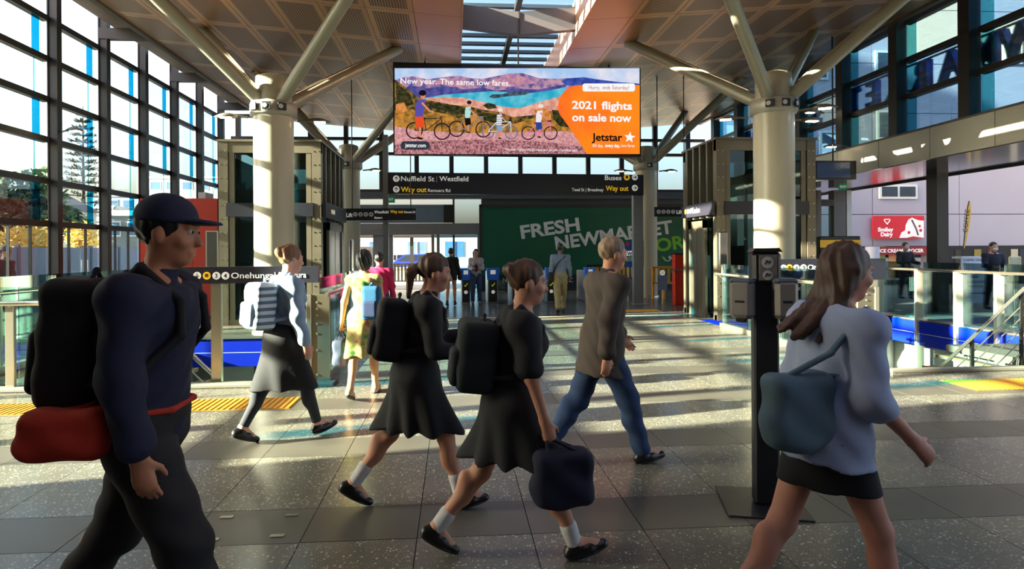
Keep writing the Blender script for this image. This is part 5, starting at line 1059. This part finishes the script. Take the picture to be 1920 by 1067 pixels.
    def shoes(s, ma, kind='shoe', sole=None):
        k = s.k
        for sd in (-1, 1):
            j = s.J[sd]; f = Field(max(.006, s.h*.8)); a, d, u = j['ank'], j['fd'], j['fu']; R = np.stack([unit(np.cross(d, u)), d, u], 1)
            f.cone(a-d*.035*k-u*.048*k, a+d*.06*k-u*.05*k, .042*k, .044*k, .02); f.cone(a+d*.05*k-u*.055*k, a+d*.155*k-u*.062*k, .043*k, .034*k, .03, u, 1.25)
            f.cone(a-u*.03*k, a+u*(.035 if kind == 'boot' else -.012)*k, .046*k, .046*k, .02); f.cut(-u, -(a-u*.086*k)@u)
            o = s.part('shoe', f, ma); f = Field(max(.006, s.h*.8)); c = a+d*.055*k-u*.079*k; f.ell(c, V(.046, .125, .016)*k, R, .0)
            if kind == 'heel': f.cone(a-d*.04*k-u*.05*k, a-d*.045*k-u*.085*k, .02*k, .014*k)
            s.part('sole', f, sole or mat('sole_dark', L(40, 36, 34), .6), o)
    def socks(s, ma, top=.45):
        for sd in (-1, 1):
            j = s.J[sd]; f = Field(s.h); f.cone(j['ank']-j['fu']*.03*s.k, j['ank']+(j['kne']-j['ank'])*top, .044*s.k, (.046+.016*top)*s.k, .02); s.part('sock', f, ma)
    def hair(s, ma, kind='short', label=None):
        f = Field(s.h); k = s.k; H_ = s.HD; R = s.Rh
        f.ell(H_((0, -.022, .035)), V(.086, .104, .103)*k, R, .02); f.rbox(H_((0, .115, -.06)), V(.075, .075, .115)*k, .03*k, R, op='s'); f.rbox(H_((0, .06, -.10)), V(.12, .09, .085)*k, .02*k, R, op='s')
        if kind == 'bob': f.ell(H_((0, -.045, -.02)), V(.098, .085, .115)*k, R, .04)
        if kind in ('long', 'blow'):
            f.ell(H_((0, -.05, -.02)), V(.094, .075, .11)*k, R, .04)
            rng = random.Random(3)
            for q in range(9):
                x = -.07+.0175*q; dx = rng.uniform(-.02, .02); b = (-.16-.12*rng.random(), -.26-.06*rng.random()) if kind == 'blow' else (-.085-.03*rng.random(), -.30-.06*rng.random())
                f.cone(H_((x, -.05, .0)), H_((x+dx, -.085, -.14)), .032*k, .028*k, .03); f.cone(H_((x+dx, -.085, -.14)), H_((x+dx*2, b[0], b[1])), .028*k, .014*k, .02)
        if kind == 'tail': f.cone(H_((0, -.11, .03)), H_((0, -.17, -.03)), .03*k, .034*k, .02); f.cone(H_((0, -.17, -.03)), H_((.01, -.16, -.19)), .034*k, .012*k, .02)
        if kind == 'bun': f.ell(H_((0, -.115, .06)), V(.045, .045, .045)*k, R, .02)
        f.warp(lambda P: .0035*np.sin(P[..., 0]*170+P[..., 2]*40)+.002*np.sin(P[..., 1]*150)); return s.part('hair', f, ma, label=label)
    def cap(s, ma):
        f = Field(s.h); k = s.k; f.ell(s.HD((0, -.018, .05)), V(.092, .112, .095)*k, s.Rh, .02); f.cut(-(s.Rh@V(0, 0, 1)), -(s.HD((0, 0, .035))@(s.Rh@V(0, 0, 1)))); f.ell(s.HD((0, .11, .045)), V(.07, .075, .012)*k, s.Rh, .015); return s.part('cap', f, ma)
    def straps(s, ma, root, g=.02):
        for sd in (-1, 1):
            f = Field(s.h); k = s.k; p = [s.TT((sd*.095, -.13, .44)), s.TT((sd*.10, -.02, .545+g*.6)), s.TT((sd*.105, .085+g, .46)), s.TT((sd*.12, .105+g, .34)), s.TT((sd*(.145+g), .05, .22)), s.TT((sd*(.13+g), -.06, .17)), s.TT((sd*.11, -.15, .15))]
            for a, b in zip(p, p[1:]): f.cone(a, b, .017*k, None, .01, s.Rt@V(0, 0, 1), 1.)
            obj('strap', f.mesh('strap'), ma, root)
    def backpack(s, label, ma, size=(.15, .085, .22), off=(0, -.20, .30), sg=.024, ma2=None, straps=True):
        t = thing('backpack', label, 'backpack'); f = Field(max(.007, s.h)); k = s.k; c = s.TT(off); f.rbox(c, V(*size)*k, .05*k, s.Rt); f.warp(lambda P: .004*np.sin(P[..., 2]*40+P[..., 0]*15)); obj('pack_body', f.mesh('pack_body'), ma, t)
        f = Field(max(.007, s.h)); f.rbox(s.TT((off[0], off[1]-size[1], off[2]-.07)), V(size[0]*.78, .035, size[2]*.5)*k, .03*k, s.Rt); obj('pocket', f.mesh('pocket'), ma2 or ma, t)
        f = Field(max(.006, s.h)); f.cone(s.TT((off[0]-.03, off[1]+.03, off[2]+size[2])), s.TT((off[0], off[1]+.03, off[2]+size[2]+.03)), .009*k); f.cone(s.TT((off[0]+.03, off[1]+.03, off[2]+size[2])), s.TT((off[0], off[1]+.03, off[2]+size[2]+.03)), .009*k); obj('grab_handle', f.mesh('grab_handle'), ma, t)
        if straps: s.straps(ma2 or ma, t, sg)
        s.bags.append(t); return t
    bags = ()
    def bag(s, label, ma, sd, size=(.06, .15, .13), drop=.30, fwd=0., soft=.04, name='handbag', handle=True, at_=None, strap=None):
        """bag hanging from the hand on side sd"""
        t = thing(name, label, 'bag'); k = s.k; w = s.J[sd]['wri']+s.J[sd]['hd']*.10*k; c = w+V(0, fwd, -drop) if at_ is None else V(*at_); f = Field(max(.007, s.h)); f.rbox(c, V(*size), soft); f.ell(c-V(0, 0, size[2]*.35), V(size[0]*1.1, size[1]*1.05, size[2]*.75), None, .03); f.warp(lambda P: .005*np.sin(P[..., 2]*35+P[..., 1]*28)); o = obj('bag_body', f.mesh('bag_body'), ma, t)
        if strap:
            fs_ = Field(.009); pts = [s.TT(q) for q in strap]; pts = [c+V(0, size[1]*.6, size[2]*.8)]+pts+[c+V(0, -size[1]*.6, size[2]*.8)]
            for a, b in zip(pts, pts[1:]): fs_.cone(a, b, .013, None, .008)
            obj('shoulder_strap', fs_.mesh('shoulder_strap'), ma, t)
        if handle:
            for q in (-1, 1): MB().path([tuple(c+V(q*size[0]*.6, size[1]*.55, size[2]*.9)), tuple(w+V(q*.008, .02, -.005)), tuple(w+V(q*.008, -.02, -.005)), tuple(c+V(q*size[0]*.6, -size[1]*.55, size[2]*.9))], .008, 6).build('handle', ma, t)
        s.bags.append(t); return t
    def place(s, px, py, heading, foot=None):
        """ground point under the pelvis given by a photo pixel (or an (x, y)), heading in degrees clockwise from away-from-camera"""
        p = ground(px, py) if foot is None else Vector((foot[0], foot[1], 0)); rz = -math.radians(heading)
        for o in [s.root]+list(s.bags): o.location = (p.x, p.y, 0); o.rotation_euler.z = rz
        return p
def person(*a, **k):
    p = Person.__new__(Person); p.bags = []; p.__init__(*a, **k); return p
FAB = lambda n, c, r=.85: mat('cloth_'+n, L(*c), r, 0, .18, 9, bump=.25)
BLKC = FAB('black', (26, 26, 30)); NAVY = FAB('navy', (28, 33, 58)); DKB = FAB('dark_brown', (74, 64, 58)); HBR = mat('hair_brown', L(84, 58, 42), .5, 0, .3, 30); HBK = mat('hair_black', L(24, 20, 20), .4, 0, .3, 30); HLB = mat('hair_light_brown', L(134, 96, 66), .5, 0, .3, 30); SHBK = mat('leather_black', L(24, 22, 22), .3); WSOCK = FAB('white_sock', (214, 212, 212))
# 1 man in navy jacket, left foreground, walking to the right
P = person('man', 'person in navy jacket and cap walking right in the left foreground', 1.86, ((-20, 18, -24, 2), (24, 8, 8, 2)), ((-8, 6, 14, 0), (4, 8, 16, 0)), lean=5, h=.0085, skin=(196, 132, 98), build=1.08)
P.top('jacket', NAVY, .030, -.12, .93, .008); P.trousers(FAB('charcoal', (34, 32, 34)), .026); P.shoes(SHBK); P.hair(HBK, 'short'); P.cap(FAB('navy_cap', (30, 36, 62)))
P.backpack('black backpack on the person in the navy jacket', BLKC, (.155, .09, .23), (0, -.245, .28), .04)
P.bag('red shoulder bag at the hip of the person in the navy jacket', FAB('red_bag', (190, 52, 34)), -1, (.075, .15, .085), .03, -.50, .05, 'duffel_bag', False, (.215, -.17, .98), ((.195, .03, .07), (.10, .128, .07), (-.10, .128, .07), (-.195, 0, .07), (-.11, -.15, .07), (.11, -.15, .07)))
P.place(0, 0, 88, ((282-852)/1150*2.45, 2.5))
# 2 woman with striped backpack walking away to the right
P = person('woman', 'person in pale denim jacket and black dress walking away beside the yellow strip', 1.67, ((-18, 12, -22, 1), (22, 6, 14, 1)), ((-8, 10, 16, 0), (4, 14, 14, 0)), lean=4, fem=True, h=.008, skin=(222, 164, 140))
P.top('denim_jacket', FAB('denim', (150, 172, 196)), .024, .03, .95, .01); P.skirt(BLKC, .44, .14, .016, .03, .006, 'dress', 5)
P.hair(HLB, 'bun'); P.shoes(SHBK)
f = Field(.008)
for sd in (-1, 1): P.limb(f, sd, 'leg', .004, .98, .02)
P.part('tights', f, FAB('tights', (44, 46, 54)))
st_ = mat('striped_cloth', L(226, 232, 238), .8); n = st_.node_tree.nodes; l = st_.node_tree.links; tc = n.new('ShaderNodeTexCoord'); wv = n.new('ShaderNodeTexWave'); wv.bands_direction = 'Z'; wv.inputs['Scale'].default_value = 5.5; wv.inputs['Distortion'].default_value = .4; rp = n.new('ShaderNodeValToRGB'); rp.color_ramp.elements[0].position = .42; rp.color_ramp.elements[1].position = .5; rp.color_ramp.elements[0].color = L(110, 130, 152)+(1,); rp.color_ramp.elements[1].color = L(232, 238, 242)+(1,); l.new(tc.outputs['Object'], wv.inputs[0]); l.new(wv.outputs[1], rp.inputs[0]); l.new(rp.outputs[0], n['Principled BSDF'].inputs['Base Color'])
P.backpack('white and blue striped backpack on the person in the denim jacket', st_, (.16, .10, .21), (-.03, -.22, .27), ma2=FAB('denim', (0,)*3)); P.place(533, 824, 52)
# 3 woman in green dress walking away
fl = mat('floral_dress', L(200, 200, 110), .8); n = fl.node_tree.nodes; l = fl.node_tree.links; no = n.new('ShaderNodeTexNoise'); no.inputs['Scale'].default_value = 9; rp = n.new('ShaderNodeValToRGB'); cr = rp.color_ramp
for q, (pos, c) in enumerate(((.36, (70, 124, 52)), (.47, (150, 156, 84)), (.55, (190, 160, 104)), (.64, (160, 96, 56)))):
    e = cr.elements[q] if q < 2 else cr.elements.new(pos); e.position = pos; e.color = L(*c)+(1,)
tc = n.new('ShaderNodeTexCoord'); l.new(tc.outputs['Object'], no.inputs['Vector']); l.new(no.outputs[0], rp.inputs[0]); l.new(rp.outputs[0], n['Principled BSDF'].inputs['Base Color'])
P = person('woman', 'person in sleeveless green and yellow floral dress walking away with bare arms', 1.62, ((-16, 14, -24, 0), (14, 4, 4, 0)), ((-4, 14, 8, 0), (2, 10, 30, 0)), fem=True, h=.0085, skin=(208, 152, 112), grip=(1, 0))
P.top('dress_bodice', fl, .012, -.02, .0, .0, collar=False, cut_neck=.44); P.skirt(fl, .46, .16, .012, .045, .014, 'dress_skirt', 7); P.hair(HBK, 'bob'); P.shoes(mat('tan_leather', L(190, 150, 110), .5), 'heel')
P.backpack('teal and blue backpack slung on the right shoulder of the green dress wearer', FAB('teal', (30, 90, 130)), (.11, .085, .20), (.13, -.17, .20), ma2=FAB('deep_blue', (30, 46, 84)), straps=False)
P.bag('dark blue-grey shopping bag in the left hand of the green dress wearer', FAB('slate', (70, 82, 104)), -1, (.07, .13, .15), .24, 0, .04); P.place(684, 742, 6)
# 4 person in magenta behind her
P = person('person', 'person in magenta top mostly hidden behind the green dress wearer and the post', 1.56, ((-10, 8, -14, 0), (12, 4, 4, 0)), ((-6, 8, 10, 0), (8, 8, 10, 0)), h=.011)
P.top('top', FAB('magenta', (196, 24, 84)), .018, -.05, .9); P.trousers(FAB('dark_jeans', (40, 48, 70))); P.shoes(SHBK); P.hair(HBK, 'short'); P.place(712, 655, 0)
# 5 schoolgirl behind, walking right
P = person('girl', 'schoolgirl in black uniform with raised arms walking right in the middle foreground', 1.63, ((-24, 14, -30, 0), (26, 12, 10, 0)), ((30, 8, 74, 10), (18, 8, 70, 10)), lean=9, fem=True, h=.008, skin=(204, 146, 118))
P.top('jumper', BLKC, .022, -.06, .80, .004); P.skirt(BLKC, .50, .12, .018, .065, .014); P.socks(WSOCK, .32); P.shoes(SHBK); P.hair(HBR, 'tail')
f = Field(.008)
for sd in (-1, 1): j = P.J[sd]; f.cone(j['elb']+(j['wri']-j['elb'])*.55, j['elb']+(j['wri']-j['elb'])*.66, .045, .044)
P.part('shirt_cuffs', f, WSOCK); P.backpack('black backpack on the schoolgirl with raised arms', BLKC, (.15, .10, .21), (0, -.22, .28)); P.place(782, 950, 82)
# 6 schoolgirl in front, walking right
P = person('girl', 'schoolgirl in black tunic striding right in the centre foreground carrying a bag', 1.60, ((-24, 16, -30, 0), (28, 8, 16, 0)), ((10, 12, 20, 0), (12, 10, 10, 0)), lean=6, fem=True, h=.008, skin=(206, 148, 120), grip=(0, 1), build=1.05)
P.top('tunic_top', BLKC, .028, -.05, .42, .014); P.skirt(BLKC, .53, .12, .022, .09, .016); P.socks(WSOCK, .24); P.shoes(SHBK); P.hair(HBR, 'bun')
P.backpack('black square backpack on the schoolgirl in the centre foreground', FAB('black_green', (30, 36, 38)), (.15, .11, .20), (0, -.24, .26)); P.bag('navy sports bag swinging from the hand of the striding schoolgirl', FAB('navy_bag', (30, 34, 56)), 1, (.07, .15, .14), .19, .06, .05); P.place(962, 1044, 86)
# 7 man in brown coat walking right
P = person('man', 'person with grey hair in dark brown coat and jeans walking right at the centre', 1.74, ((-22, 16, -26, 0), (24, 8, 8, 0)), ((24, 8, 24, 0), (-16, 10, 16, 0)), lean=6, h=.0085, skin=(216, 152, 122), build=1.05)
P.top('coat', DKB, .034, -.22, .95, .012, skirt=.03); P.trousers(FAB('jeans', (44, 66, 104)), .018); P.shoes(SHBK); P.hair(mat('hair_grey', L(150, 126, 104), .5, 0, .3, 30), 'short'); P.place(1130, 868, 78)
# 8 man at the gates walking away
P = person('man', 'person in blue-grey shirt and khaki trousers walking away at the gates', 1.76, ((-12, 12, -18, 0), (14, 4, 4, 0)), ((-4, 8, 16, 0), (2, 10, 20, 0)), h=.012, skin=(120, 84, 66))
P.top('shirt', FAB('blue_grey', (112, 128, 156)), .018, -.07, .9); P.trousers(FAB('khaki', (146, 132, 96)), .018); P.shoes(SHBK); P.hair(HBK, 'short'); P.bag('black shoulder bag of the person in khaki trousers', BLKC, -1, (.06, .15, .12), -.12, -.02, .04, 'shoulder_bag', False)
f = Field(.010); [f.cone(a, b, .014) for a, b in ((P.TT((.12, -.1, .5)), P.TT((-.1, -.14, .3))), (P.TT((-.1, -.14, .3)), P.TT((-.19, -.06, .08))))]; obj('strap', f.mesh('strap'), BLKC, P.bags[0]); P.place(1051, 586, 4)
# 9 woman standing at the gates facing us
P = person('woman', 'person with long dark hair in pale cardigan and blue jeans standing between the gates', 1.64, ((2, 2, 0, 2), (-2, 2, 0, 2)), ((18, 8, 70, 30), (18, 8, 70, 30)), fem=True, h=.011, skin=(216, 164, 140))
P.top('cardigan', FAB('pale_cardigan', (188, 188, 196)), .020, -.06, .92); P.trousers(FAB('blue_jeans', (64, 84, 130))); P.shoes(SHBK); P.hair(HBK, 'long')
f = Field(.010); f.ell(P.TT((0, .095, .28)), V(.06, .045, .2), P.Rt); P.part('maroon_top', f, FAB('maroon', (110, 30, 44))); P.place(893, 570, 180)
# 10 woman at far side of gate with black bag
P = person('woman', 'person in dark clothes with black boots behind the schoolgirl at the gates', 1.66, ((-10, 8, -14, 0), (12, 4, 4, 0)), ((0, 8, 20, 0), (4, 10, 20, 0)), fem=True, h=.012)
P.top('coat', BLKC, .022, -.16, .9, skirt=.02); P.shoes(SHBK, 'boot'); P.hair(HBK, 'short'); P.bag('black tote bag carried behind the schoolgirl at the gates', BLKC, 1, (.05, .14, .13), -.1, 0, .03, 'tote_bag'); P.place(846, 574, 10)
# 11 woman in pale blue shirt, right foreground
P = person('woman', 'person with long brown hair in pale blue shirt and black skirt in the right foreground', 1.66, ((-22, 14, -28, 0), (24, 10, 10, 0)), ((0, 8, 34, 8), (2, 10, 50, 0)), lean=7, fem=True, h=.0085, skin=(210, 146, 124))
P.top('shirt', FAB('pale_blue', (172, 184, 216)), .030, -.12, .62, .006, skirt=.045); P.skirt(BLKC, .64, -.05, .004, .012, .004, 'skirt', 5); P.shoes(SHBK); P.hair(HBR, 'blow')
P.bag('grey-teal soft bag under the arm of the person in the pale blue shirt', FAB('grey_teal', (96, 120, 136)), -1, (.07, .14, .15), .06, -.40, .05, 'shoulder_bag', False, (.08, -.20, .98), ((.16, .02, .30), (.17, -.02, .545), (.15, -.15, .35))); P.place(0, 0, 82, ((1528-852)/1150*2.62, 2.45))
# 12, 13 people by the shops
P = person('man', 'person in black with a blue face mask standing before the red shop front', 1.78, ((6, 4, 0, 3), (-4, 4, 0, 3)), ((10, 14, 70, 10), (10, 14, 60, 10)), h=.013)
P.top('jacket', BLKC, .024, -.08, .93); P.trousers(BLKC); P.shoes(SHBK); P.hair(HBK, 'short'); f = Field(.010); f.ell(P.HD((0, .055, -.06)), V(.062, .062, .05), P.Rh); P.part('face_mask', f, FAB('mask_blue', (120, 176, 200))); P.place(0, 0, 180, tuple(hitY(1697, 500, 18.8).xy))
P = person('man', 'person in navy coat with white mask behind the notice board at the right', 1.74, ((8, 6, 0, 3), (-6, 4, 0, 3)), ((14, 12, 76, 20), (14, 12, 70, 20)), h=.013)
P.top('coat', FAB('dark_navy', (34, 40, 58)), .028, -.2, .93, skirt=.02); P.trousers(BLKC); P.shoes(SHBK); P.hair(HBK, 'short'); f = Field(.010); f.ell(P.HD((0, .055, -.06)), V(.062, .062, .05), P.Rh); P.part('face_mask', f, WSOCK); P.place(0, 0, 190, tuple(hitY(1862, 500, 15.2).xy))
# 14 person outside at the left edge
P = person('person', 'person in dark top outside the glass wall at the far left edge', 1.75, ((-8, 6, -8, 0), (10, 4, 0, 0)), ((0, 8, 20, 0), (4, 8, 20, 0)), h=.013)
P.top('jacket', FAB('dark_plum', (50, 44, 60)), .022, -.08, .93); P.trousers(BLKC); P.shoes(SHBK); P.hair(HBK, 'short'); P.place(0, 0, 90, tuple(hitX(9, 500, -9.9).xy))
bpy.data.scenes.remove(TXS)
